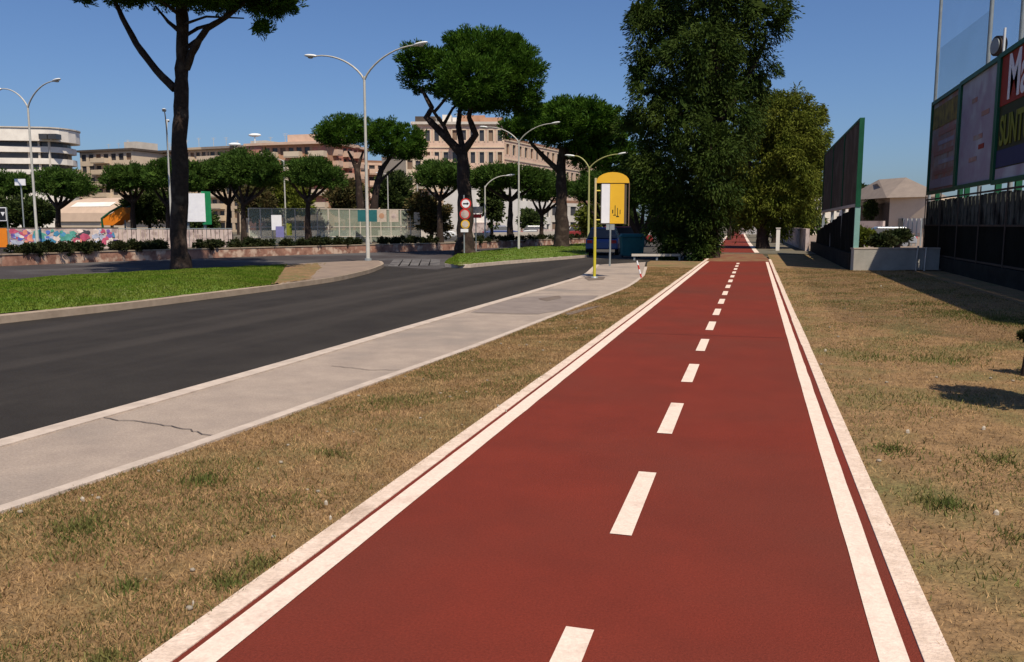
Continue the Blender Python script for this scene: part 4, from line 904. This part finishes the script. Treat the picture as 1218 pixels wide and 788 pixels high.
# white board with green edge
A, B = V(220, 267, 61), V(245, 267, 61); wb = empty('hoarding', ((A.x+B.x)/2, (A.y+B.y)/2, ZR), 'white hoarding panel with bright green right edge behind the pale fence', 'hoarding')
zt, zb_ = H+(HY-231)*.061, H+(HY-264)*.061
MB().slab(A, B, zb_, zt, .12).build('panel', M['white'], wb); MB().slab(B, V(252, 267, 61.6), zb_-.2, zt+.15, .3).build('edge', M['greenb'], wb)
mb = MB(); [mb.box((q.x, q.y, (zb_+ZR)/2), (.15, .15, zb_-ZR+.4)) for q in (A.lerp(B, .1)+fw*.25, A.lerp(B, .9)+fw*.25)]; mb.build('support', M['galv'], wb)
# graffiti wall: painted blobs and strokes as thin layers on the wall
DG = 57.0
A, B = V(-260, 267, 52), V(140, 267, 58.0); gw = empty('graffiti_wall', (A.x, A.y, ZR), 'low wall covered in colourful graffiti at the left', 'wall')
MB().slab(A, B, ZR-.05, 1.24, .25).build('wall', M['pinkw'], gw); MB().slab(A, B, 1.243, 1.29, .31, -.03).build('coping', M['roofd'], gw)
gc = [(.05, .10, .35), (.35, .05, .10), (.05, .22, .18), (.55, .45, .40), (.12, .06, .22), (.30, .32, .40), (.50, .18, .12), (.04, .18, .30), (.03, .03, .04)]
gm = [mat('graffiti_paint', c_, tuple(min(1, v*1.6+.03) for v in c_), 3, .8) for c_ in gc]
dAB = (B-A); dAB.z = 0; LAB = dAB.length; dAB.normalize(); nin = Vector((dAB.y, -dAB.x, 0))
if nin.dot(fw) > 0: nin = -nin
k = 0; random.seed(5)
for px0, px1, ids in [(12, 24, (0, 4, 5, 1)), (25, 39, (1, 4, 6, 3)), (42, 58, (7, 2, 5, 0)), (60, 88, (2, 2, 7, 3)), (90, 108, (6, 1, 3, 8)), (112, 120, (3, 5)), (121, 139, (7, 4, 1, 3))]:
    def fr(px): 
        r_, f_ = ray(px, 267); n2 = Vector((-dAB.y, dAB.x, 0)); t = A.dot(n2)/(r_[0]*n2.x+r_[1]*n2.y); return (Vector((r_[0]*t, r_[1]*t, 0))-Vector((A.x, A.y, 0))).dot(dAB)
    s0, s1_ = fr(px0), fr(px1)
    for j in range(15):
        mi = ids[j % len(ids)]; cx = random.uniform(s0, s1_); cz = random.uniform(.25, 1.05); nn = random.randint(5, 9); rr = random.uniform(.08, .30); poly = []
        for q in range(nn): a = 2*math.pi*q/nn; r2 = rr*random.uniform(.5, 1.2); poly.append(Vector((A.x, A.y, 0))+dAB*(cx+r2*1.2*math.cos(a))+Vector((0, 0, max(.0, min(1.2, cz+r2*math.sin(a)))))+nin*(.004+.0006*k))
        k += 1; MB().add(poly, [tuple(range(nn))]).build('graffiti', gm[mi], gw)
cpt = V(3, 267, 54.0); MB().slab(Vector((A.x, A.y, 0))+dAB*fr(-6)+nin*.14, Vector((A.x, A.y, 0))+dAB*fr(8)+nin*.14, .0, 1.24, .05).build('orange_panel', M['orangep'], gw)
A2, B2 = V(140, 267, 58.2), V(276, 267, 60); pf = empty('panel_fence', (A2.x, A2.y, ZR), 'pale pinkish panel fence running behind the big pine trunk', 'fence')
nP = 26
for i in range(nP): p0, p1 = A2.lerp(B2, i/nP+.002), A2.lerp(B2, (i+1)/nP-.004); MB().slab(p0, p1, ZR, 1.14+random.uniform(-.02, .02), .05).build('panel', M['pinkw'], pf)
mb = MB(); mb.slab(A2, B2, 1.17, 1.22, .12, -.03); mb.build('top_rail', M['galv'], pf)
c = V(1, 255, 50); sgn = empty('notice_sign', (c.x, c.y, ZR), 'black and white square notice on a post at the left edge', 'sign')
MB().tube([(c.x+.45, c.y, ZR), (c.x+.45, c.y, c.z+.4)], .035, 6).build('post', M['galv'], sgn); pn = MB().box(c-fw*.06, (.75, .03, .8), YAW).build('panel', M['white'], sgn); MB().box(c-fw*.08, (.66, .01, .7), YAW).build('face', M['blacksign'], pn).location = (0, 0, 0)
mb = MB(); mb.add([c-fw*.1+rt*.30+Vector((0, 0, .12)), c-fw*.1+rt*.05+Vector((0, 0, .12)), c-fw*.1+rt*.17+Vector((0, 0, -.12))], [(0, 1, 2)]); mb.build('arrow', M['white'], sgn)
c = V(24, 217, 60); bl = empty('street_sign', (c.x, c.y, ZR), 'small white sign on a post below the white office block', 'sign'); MB().box(c, (.75, .06, .45), YAW).build('panel', M['white'], bl); MB().tube([(c.x, c.y+.06, ZR), (c.x, c.y+.06, c.z)], .05, 6).build('post', M['galv'], bl)

# mesh fence of the sports ground
DF = 64
A, B = V(296, 267, 63), V(500, 267, 70); mf = empty('mesh_fence', (A.x, A.y, ZR), 'tall greenish mesh fence with pale posts behind the far planter', 'fence')
zt = H+(HY-249)*.066
nP = 16
for i in range(nP+1): p0 = A.lerp(B, i/nP); MB().tube([(p0.x, p0.y, ZR), (p0.x, p0.y, zt)], .05, 6).build('post', M['pale'], mf)
for i in range(nP): p0, p1 = A.lerp(B, i/nP), A.lerp(B, (i+1)/nP); MB().slab(p0, p1, .1, zt-.05, .02).build('mesh_panel', M['netg'], mf)
for z in (zt, .55, 1.3): mb = MB(); mb.slab(A, B, z-.04, z+.02, .05, -.03); mb.build('rail', M['pale'], mf)
def board(px, py, w_, h_, D, m, lab, nm='poster', dot=None, cat='poster'):
    c = V(px, py, D); o = empty(nm, (c.x, c.y, c.z), lab, cat); MB().box(c, (w_, .04, h_), YAW).build('panel', M[m], o)
    if dot: MB().disc(c-fw*.025, fw, min(w_, h_)*.28, .01, 16).build('emblem', M[dot], o)
board(454, 257, .75, .95, 66.5, 'kerb', 'left of two cream posters on the mesh fence', dot='orange'); board(468.5, 257, .72, .95, 66.8, 'kerb', 'right of two cream posters on the mesh fence', dot='pinkw')
board(437, 257, 1.5, .9, 66.2, 'teal', 'teal banner on the mesh fence beside the lamp pole', 'banner', cat='banner')
board(329, 265, .75, 1.1, 62.5, 'white', 'upper white notice on the mesh fence near the short lamp', 'banner', cat='banner'); board(333, 276, .6, .8, 62.4, 'bluesign', 'lilac blue notice low on the mesh fence', 'banner', cat='banner'); board(344, 273, .4, .9, 62.6, 'adtext', 'yellow-green notice right of the short lamp pole', 'banner', cat='banner')
board(496, 260, .5, 1.0, 69, 'pale', 'pale notice at the right end of the mesh fence', 'banner', cat='banner')
# pale low walls and lots behind
for (x0, x1, D0, D1, zt_, m, lab) in [(296, 520, 82, 86, .9, 'pale', 'pale low wall behind the mesh fence'), (560, 668, 74, 92, .75, 'pale', 'curving pale low wall behind the far grass island'), (640, 760, 100, 110, .9, 'pinkw', 'pinkish low wall in the distance behind the bus stop')]:
    A, B = V(x0, 267, D0), V(x1, 267, D1); tag(MB().slab(A, B, ZR, zt_, .25).build('low_wall', M[m], origin=(A.x, A.y, ZR)), lab, 'wall')
struct('side_street', MB().sheet(Gs([(300, 290), (760, 284), (840, 276), (840, 272.5), (300, 272.5)], ZR), ZR-.003), M['lot'])

# ------------------------------------------------------------------ cars
def car(label, paint, x, y, rz):
    root = empty('parked_car', (0, 0, 0), label, 'car', 'cars parked near the avenue')
    mb = MB(); L_ = 4.1; pr = [(-2.05, .32), (-2.02, .72), (-1.85, .86), (-1.1, .93), (1.25, .93), (1.95, .80), (2.05, .55), (2.03, .30)]
    w1 = .84; vs_ = [(a, -w1, b) for a, b in pr]+[(a, w1, b) for a, b in pr]; n = len(pr)
    mb.add(vs_, [tuple(range(n)), tuple(range(2*n-1, n-1, -1))]+[(i, n+i, n+(i+1) % n, (i+1) % n) for i in range(n)]); mb.build('body', M[paint], root, bevel=.06)
    mb = MB(); lo_ = [(-1.75, .9), (1.2, .92)]; hi_ = [(-1.35, 1.42), (.45, 1.42)]
    mb.hexa([(-1.8, -.80, .90), (1.25, -.80, .90), (1.25, .80, .90), (-1.8, .80, .90), (-1.35, -.62, 1.40), (.45, -.62, 1.40), (.45, .62, 1.40), (-1.35, .62, 1.40)]); mb.build('windows', M['dark'], root, bevel=.04)
    mb = MB(); mb.hexa([(-1.40, -.65, 1.38), (.50, -.65, 1.38), (.50, .65, 1.38), (-1.40, .65, 1.38), (-1.3, -.55, 1.46), (.38, -.55, 1.46), (.38, .55, 1.46), (-1.3, .55, 1.46)]); mb.build('roof', M[paint], root, bevel=.03)
    for sx_ in (-1.28, 1.28):
        for sy_ in (-1, 1):
            o = MB().disc((sx_, sy_*.76, .31), (0, 1, 0), .31, .2, 18).build('wheel', M['rubber'], root)
            MB().disc((sx_, sy_*.865, .31), (0, 1, 0), .19, .02, 14).build('rim', M['rim'], o).location = (0, 0, 0)
    for sy_ in (-1, 1):
        MB().box((2.02, sy_*.6, .66), (.08, .34, .14)).build('headlight', M['head'], root); MB().box((-2.02, sy_*.62, .72), (.08, .28, .16)).build('tail_light', M['redsign'], root)
    root.location = (x, y, ZR); root.rotation_euler = (0, 0, rz); return root
for (px, D, pt, rz, lab) in [(719, 46, 'carblue', 80, 'dark blue car in the shade just behind the bus stop pole'), (1050, 58, 'carsilver', 170, 'silver car beyond the low pale wall on the right'), (1030, 72, 'carwhite', 10, 'white car right of the green billboard edge'),
                       (519, 92, 'carwhite', 5, 'white car left of the road signs'), (596, 98, 'carblue', 10, 'blue car parked in the distance right of the white tower'), (640, 104, 'carsilver', 8, 'grey car before the small white block'), (690, 92, 'carred', 20, 'red car beyond the yellow pole'), (742, 64, 'carred', 8, 'dark red car below the bus stop panel'), (790, 88, 'carwhite', 10, 'white car seen left of the huge eucalyptus')]:
    q = V(px, 267, D); car(lab, pt, q.x, q.y, YAW+R(rz))
# teal dumpster
q = V(752, 267, 41.5); db = empty('dumpster', (q.x, q.y, ZR), 'teal dumpster in the shade right of the bus stop sign', 'dumpster')
mb = MB(); mb.box((q.x, q.y, .42), (1.0, .8, .9), YAW, taper=1.15); mb.build('bin', M['teal'], db, bevel=.03); mb = MB(); mb.box((q.x, q.y, .96), (1.3, 1.0, .16), YAW, taper=.8); mb.build('lid', M['teal'], db, bevel=.03)
[MB().disc((q.x+a_, q.y-.35, ZR+.1), (1, 0, 0), .1, .06, 12).build('wheel', M['rubber'], db) for a_ in (-.4, .4)]

# ------------------------------------------------------------------ right side: billboards, fence, nets
XF = 6.0
def yat(px): return PXW(px, XF).y
yA, yB, yC = yat(1101), yat(1133), yat(1177); yN = 2.0
zf_top = H+(HY-235)*yA/1000*1.0
s27 = V(1100, 267, 1)
def zat(px, py): return PXW(px, XF, py).z
zT = (zat(1103, 129)+zat(1177, 78))/2; zB = (zat(1100, 231)+zat(1180, 223))/2
zT1, zB1 = zat(1103, 129), zat(1101, 231)
def xbox(x0, x1, y0, y1, z0, z1, name, m, par, **k): 
    mb = MB(); mb.hexa([(x0, y0, z0), (x1, y0, z0), (x1, y1, z0), (x0, y1, z0), (x0, y0, z1), (x1, y0, z1), (x1, y1, z1), (x0, y1, z1)]); return mb.build(name, m, par, **k)
def billboard(y0, y1, z0, z1, lab, face, border='green'):
    r = empty('billboard', (XF, (y0+y1)/2, ZR), lab, 'billboard', 'billboards on the tall fence')
    xbox(XF+.02, XF+.12, y0, y1, z0, z1, 'panel', M[face], r)
    for (a, b, c, d) in [(y0, y1, z1-.06, z1+.06), (y0, y1, z0-.06, z0+.06), (y0-.0, y0+.14, z0+.06, z1-.06), (y1-.14, y1, z0+.06, z1-.06)]: xbox(XF-.05, XF+.02, a, b, c, d, 'frame', M[border], r)
    for t in (.1, .9): xbox(XF+.18, XF+.32, y0+(y1-y0)*t-.07, y0+(y1-y0)*t+.07, ZR, z1-.1, 'post', M['green'], r)
    return r
b1 = billboard(yB+.01, yA, zB1, zT1, 'worn billboard with ochre heading at the far end of the tall fence', 'ad1')
xbox(XF-.0, XF+.018, yB+.3, yA-.25, zT1-.95, zT1-.22, 'heading', M['ochre'], b1)
xbox(XF-.0, XF+.018, yB+.3, yA-.25, zB1+.15, zB1+.45, 'strip', M['ad2'], b1)
random.seed(3)
for i in range(6): z = zT1-1.25-i*.33; xbox(XF+.005, XF+.018, yB+.5+random.uniform(0, .3), yA-.6-random.uniform(0, 1.2), z, z+.14, 'text_bar', M['adfade' if i % 2 == 0 else 'ad2'], b1)
b2 = billboard(yC+.01, yB-.01, zB1+.02, zT1+.03, 'faded grey-lilac billboard in the middle of the tall fence', 'ad2')
for (t, z, l_, m) in [(.3, 1.9, .8, 'ad1'), (.45, 1.3, 1.0, 'ad1'), (.35, 1.0, .6, 'adred'), (.55, .7, .9, 'ad1'), (.6, 2.4, .6, 'ad1')]: y_ = yC+(yB-yC)*t; xbox(XF+.008, XF+.018, y_-l_/2, y_+l_/2, zB1+z, zB1+z+.13, 'text_bar', M[m], b2)
yD = 11.5
b3 = billboard(yD, yC-.01, zB1-.02, zT1+.05, 'red and dark green lettered billboard cut by the right edge of the picture', 'adolive')
zz0, zz1 = zB1+.04, zT1-.01; hh_ = zz1-zz0
xbox(XF+.004, XF+.018, yD+.15, yC-.16, zz0+hh_*.60, zz1, 'red_field', M['adred'], b3)
xbox(XF+.004, XF+.018, yD+.15, yC-.16, zz0+hh_*.10, zz0+hh_*.24, 'navy_field', M['adnavy'], b3); xbox(XF+.004, XF+.018, yD+.15, yC-.16, zz0, zz0+hh_*.09, 'pale_field', M['ad2'], b3)
def text(body, size, y, z, m, par, xs=1.0, x=XF-.0):
    cu = bpy.data.curves.new('lettering', 'FONT'); cu.body = body; cu.size = size; cu.extrude = .006; cu.offset = size*.02
    o = bpy.data.objects.new('tmp', cu); col.objects.link(o); bpy.context.view_layer.update()
    me = bpy.data.meshes.new_from_object(o.evaluated_get(bpy.context.evaluated_depsgraph_get())); bpy.data.objects.remove(o, do_unlink=True)
    t = bpy.data.objects.new('lettering', me); col.objects.link(t); me.materials.clear(); me.materials.append(M[m])
    t.parent = par; t.rotation_euler = (R(90), 0, R(-90)); t.scale = (xs, 1, 1); t.location = Vector((x, y, z))-Vector(par.location); return t
text('Ma', 1.55, yC-.75, zz0+hh_*.64, 'white', b3, .95)
text('SUNTU', 1.05, yC-.35, zz0+hh_*.28, 'adtext', b3, .75)
text('SANTA', .38, yC-.8, zz0+hh_*.12, 'ad2', b3, 1.0) if False else None
# tall fence under the billboards
tf = empty('slat_fence', (XF, yA, ZR), 'tall dark slatted fence below the billboards along the right side', 'fence')
xbox(XF-.12, XF+.16, yN, yA, ZR-.1, .42, 'base_wall', M['darkwall'], tf)
zs1 = zB1-.30
sl_i = 0; y = yA-.05; k = 0
while y > 8.5 and k < 98:
    xbox(XF-.02+.015*(k % 2), XF+.03+.015*(k % 2), y-.17, y-.02, 1.45, zs1+random.uniform(-.03, .03), 'slat', M['slat'], tf); y -= .215; k += 1
xbox(XF+.06, XF+.09, yN, yA, .42, zs1-.1, 'backing_cloth', M['black'], tf)
xbox(XF-.03, XF+.05, yN, yA-.01, .43, 1.44, 'lower_cloth', M['black'], tf)
for z in (.44, 1.44, zs1+.04): xbox(XF-.05, XF-.025, yN, yA, z, z+.05, 'rail', M['roofd'], tf)
y = yA-.05
while y > yN: xbox(XF-.07, XF-.051, y-.07, y, .42, zB1-.07, 'post', M['roofd'], tf); y -= 2.6
# nets above
def netpanel(nm, lab, pts, m, poles, cat='net'):
    r = empty(nm, (XF, pts[0][0], ZR), lab, cat)
    mb = MB(); v1 = [(XF+.30, a, b) for a, b in pts]; v2 = [(XF+.32, a, b) for a, b in pts]; n = len(pts)
    mb.add(v1+v2, [tuple(range(n)), tuple(range(2*n-1, n-1, -1))]+[(i, (i+1) % n, n+(i+1) % n, n+i) for i in range(n)]); mb.build('netting', M[m], r)
    for (a, z0, z1) in poles: MB().tube([(XF+.36, a, z0), (XF+.36, a, z1)], .06, 8).build('pole', M['galv'], r)
    return r
y1n, y2n = yat(1091), yat(1146)
netpanel('sports_net', 'tall pale blue sports net rising above the billboards', [(y1n, zT1), (y1n-.05, 12.5), (yD-4, 12.5), (yD-4, zT1)], 'net', [(y1n, ZR, 12.6), (y2n, ZR, 12.6), (yat(1180), ZR, 12.6)])
netpanel('sports_net', 'denser teal net panel hung between the first two net poles', [(y1n-.1, zT1+.1), (y1n-.1, zat(1122, 40)), (y2n+.1, zat(1168, 5)), (y2n+.1, zT1+.1)], 'net2', []).location.x += .12
c = PXW(1188, XF, 55); fl = empty('floodlight', (XF, c.y, c.z-.5), 'round grey floodlight in front of the sports net, above the billboards', 'floodlight')
MB().disc(c, (1, .3, 0), .26, .16, 20).build('housing', M['roofd'], fl); MB().disc(c-Vector((.1, .03, 0)), (1, .3, 0), .2, .02, 20).build('lens', M['galv'], fl); MB().tube([c+Vector((.1, 0, -.25)), c+Vector((.1, 0, -1.0))], .035, 8).build('bracket', M['galv'], fl)
xbox(XF-.02, XF+.02, c.y-.55, c.y-.45, zT1+.05, c.z+.35, 'stay', M['head'], fl)
# green-framed billboard seen edge-on
XG = PXW(1016, 3.1).x; XG = 3.12
def yg(px): return PXW(px, XG).y
gy0, gy1 = yg(1016.5), yg(977); zg1 = PXW(1016, XG, 150).z; zg0 = PXW(1016, XG, 243).z
gb = empty('billboard', (XG, gy0, ZR), 'dark green-edged billboard seen nearly edge-on beside the path', 'billboard')
xbox(XG+.02, XG+.14, gy0+.1, gy1, zg0, zg1, 'panel', mat('weathered_poster', (.045, .032, .022), (.085, .055, .038), 1.4, .8, c3=(.11, .085, .065), s3=1.1), gb)
xbox(XG+.0, XG+.15, gy0, gy0+.10, zg0-.1, zg1+.08, 'edge_frame', M['green'], gb)
xbox(XG+.0, XG+.15, gy0+.1, gy1, zg1, zg1+.08, 'top_frame', M['green'], gb); xbox(XG-.02, XG+.15, gy0+.1, gy1, zg0-.1, zg0, 'bottom_frame', M['pale'], gb)
xbox(XG, XG+.16, gy0+.02, gy0+.14, ZR, zg0-.1, 'post', mat('mint_post', (.28, .50, .44), None, 3, .5), gb)
for t in (.33, .66, 1.0): y_ = gy0+(gy1-gy0)*t; xbox(XG+.02, XG+.14, y_-.12, y_, ZR, zg0-.1, 'post', M['galv'], gb); xbox(XG-.02, XG+.018, y_-.12, y_-.04, zg0, zg1, 'divider', M['green'], gb)
gf = empty('cloth_fence', (XG, gy0, ZR), 'low wall topped by black sagging cloth below the green-edged billboard', 'fence')
xbox(XG-.1, XG+.1, gy0+.2, gy1+6, ZR-.1, .55, 'base_wall', M['darkwall'], gf)
mb = MB(); ny = 30; vs_ = []
for i in range(ny+1):
    t = i/ny; y_ = gy0+.2+(gy1+3-gy0)*t; zt_ = 2.12-.95*t-.05*abs(math.sin(t*9)); 
    for s_ in (0, .05): vs_ += [(XG+s_+.05*math.sin(i*1.7), y_, .55), (XG+s_+.05*math.sin(i*1.7+1), y_, zt_)]
mb.add(vs_, [(4*i+a, 4*i+b, 4*i+4+b, 4*i+4+a) for i in range(ny) for a, b in ((0, 1), (3, 2), (1, 3))]); mb.build('black_cloth', M['black'], gf)
# low pale wall across
A = Vector((XG+.02, gy0-.05, 0)); Bq = Vector((XF-.15, gy0+.8, 0))
lw = empty('low_wall', (A.x, A.y, 0), 'low pale plastered wall joining the green billboard post to the tall fence', 'wall')
zw = PXW(1012, XG, 296).z
MB().slab(A, Bq, -.1, zw, .22).build('wall', M['wallgrey'], lw); MB().slab(A-Vector((.02, 0, 0)), Bq, zw+.002, zw+.05, .26, -.02).build('coping', M['kerb'], lw)
q = A.lerp(Bq, .72); mb = MB(); mb.tube([(q.x, q.y-.12, -.02), (q.x+.05, q.y-.08, .8)], .03, 6); mb.tube([(q.x+.25, q.y-.2, -.02), (q.x+.3, q.y-.05, .75)], .03, 6); tag(mb.build('leaning_stakes', M['pale'], origin=(q.x, q.y, 0)), 'two pale stakes leaning on the low wall beside the tall fence', 'stakes')
struct('yard', MB().sheet([(XG+.1, gy0+.4), (60, gy0+.4), (60, 170), (XG+.1, 170)], .02), M['tan'])
# path-side far wall on the right
A, B = Vector((2.75, 50, 0)), Vector((2.0, 110, 0)); tag(MB().slab(A, B, -.1, 1.25, -.2).build('boundary_wall', M['pinkw'], origin=(2.75, 50, 0)), 'grey boundary wall receding beside the far stretch of path', 'wall')
q = V(926, 267, 48); wp = empty('gate_pillar', (q.x, q.y, 0), 'white gate pillar at the right of the far path', 'pillar'); MB().box((q.x, q.y, .6), (.2, .2, 1.3)).build('shaft', M['offwhite'], wp); MB().box((q.x, q.y, 1.28), (.26, .26, .06)).build('cap', M['pale'], wp)
# brown-roofed house
def house():
    A, B = V(1057, 267, 105), V(1112, 267, 100); n = fw*14; root = empty('house', (A.x, A.y, 0), 'cream house with brown pitched roof beyond the yard on the right', 'house')
    zw_ = H+(HY-236)*.104; MB().slab(A, B, 0, zw_, 14).build('wall', M['cream'], root)
    C_, Dd = B+n, A+n; up = lambda p_, z: Vector((p_.x, p_.y, z)); zr_ = H+(HY-215)*.112
    lft = -rt
    a, b, c, d = up(A+lft*.8-fw*.8, zw_), up(B-lft*.8-fw*.8, zw_), up(C_-lft*.8, zw_), up(Dd+lft*.8, zw_)
    r1, r2 = up(A.lerp(Dd, .5)+rt*1.5, zr_), up(B.lerp(C_, .5)-rt*.5, zr_)
    MB().add([a, b, c, d, r1, r2], [(0, 1, 5, 4), (2, 3, 4, 5), (1, 2, 5), (3, 0, 4), (3, 2, 1, 0)]).build('roof', M['roofb'], root)
    for t in (.3, .55, .8): q_ = A.lerp(B, t)-fw*.05; MB().box((q_.x, q_.y, 1.6), (1.0, .12, 1.2), YAW).build('window', M['dark'], root)
    A2_, B2_ = V(1018, 267, 125), V(1057, 267, 106); MB().slab(A2_, B2_, 0, zw_-.6, 8).build('wing', M['roofd'], root)  # left side of the house, its shade put into the dark wall colour
    MB().add([up(A2_-fw, zw_-.6), up(B2_-fw, zw_-.6), up(B2_+fw*4, zr_-.6), up(A2_+fw*4, zr_-1.2)], [(0, 1, 2, 3)]).build('wing_roof', M['roofb'], root)
house()
facade('white_house', 'small white building between the green billboard edge and the brown-roofed house', V(1013, 267, 140), V(1038, 267, 138), 8, hgt(229, 140), 2, 4, 'offwhite', roofm='roofr')
facade('white_house', 'long white building with flat roof seen past the green-edged billboard', V(955, 267, 120), V(1014, 267, 132), 10, hgt(236, 128), 2, 8, 'offwhite', roofm='pinkb')
A, B = V(1016, 267, 66), V(1050, 267, 64); tag(MB().slab(A, B, 0, 1.75, .3).build('low_wall', M['pinkw'], origin=(A.x, A.y, 0)), 'pinkish low wall at the back of the yard', 'wall')
A, B = V(1075, 267, 60), V(1096, 267, 58); tb = empty('fence_panel', (A.x, A.y, 0), 'short white panel with square holes before the house', 'fence')
for i in range(4): p0, p1 = A.lerp(B, i/4+.02), A.lerp(B, (i+1)/4-.06); MB().slab(p0, p1, .9, 1.9, .05).build('panel', M['offwhite'], tb)
for i in range(5): p0 = A.lerp(B, min(1, i/4)); MB().box((p0.x, p0.y, .95), (.08, .08, 1.9)).build('post', M['galv'], tb)
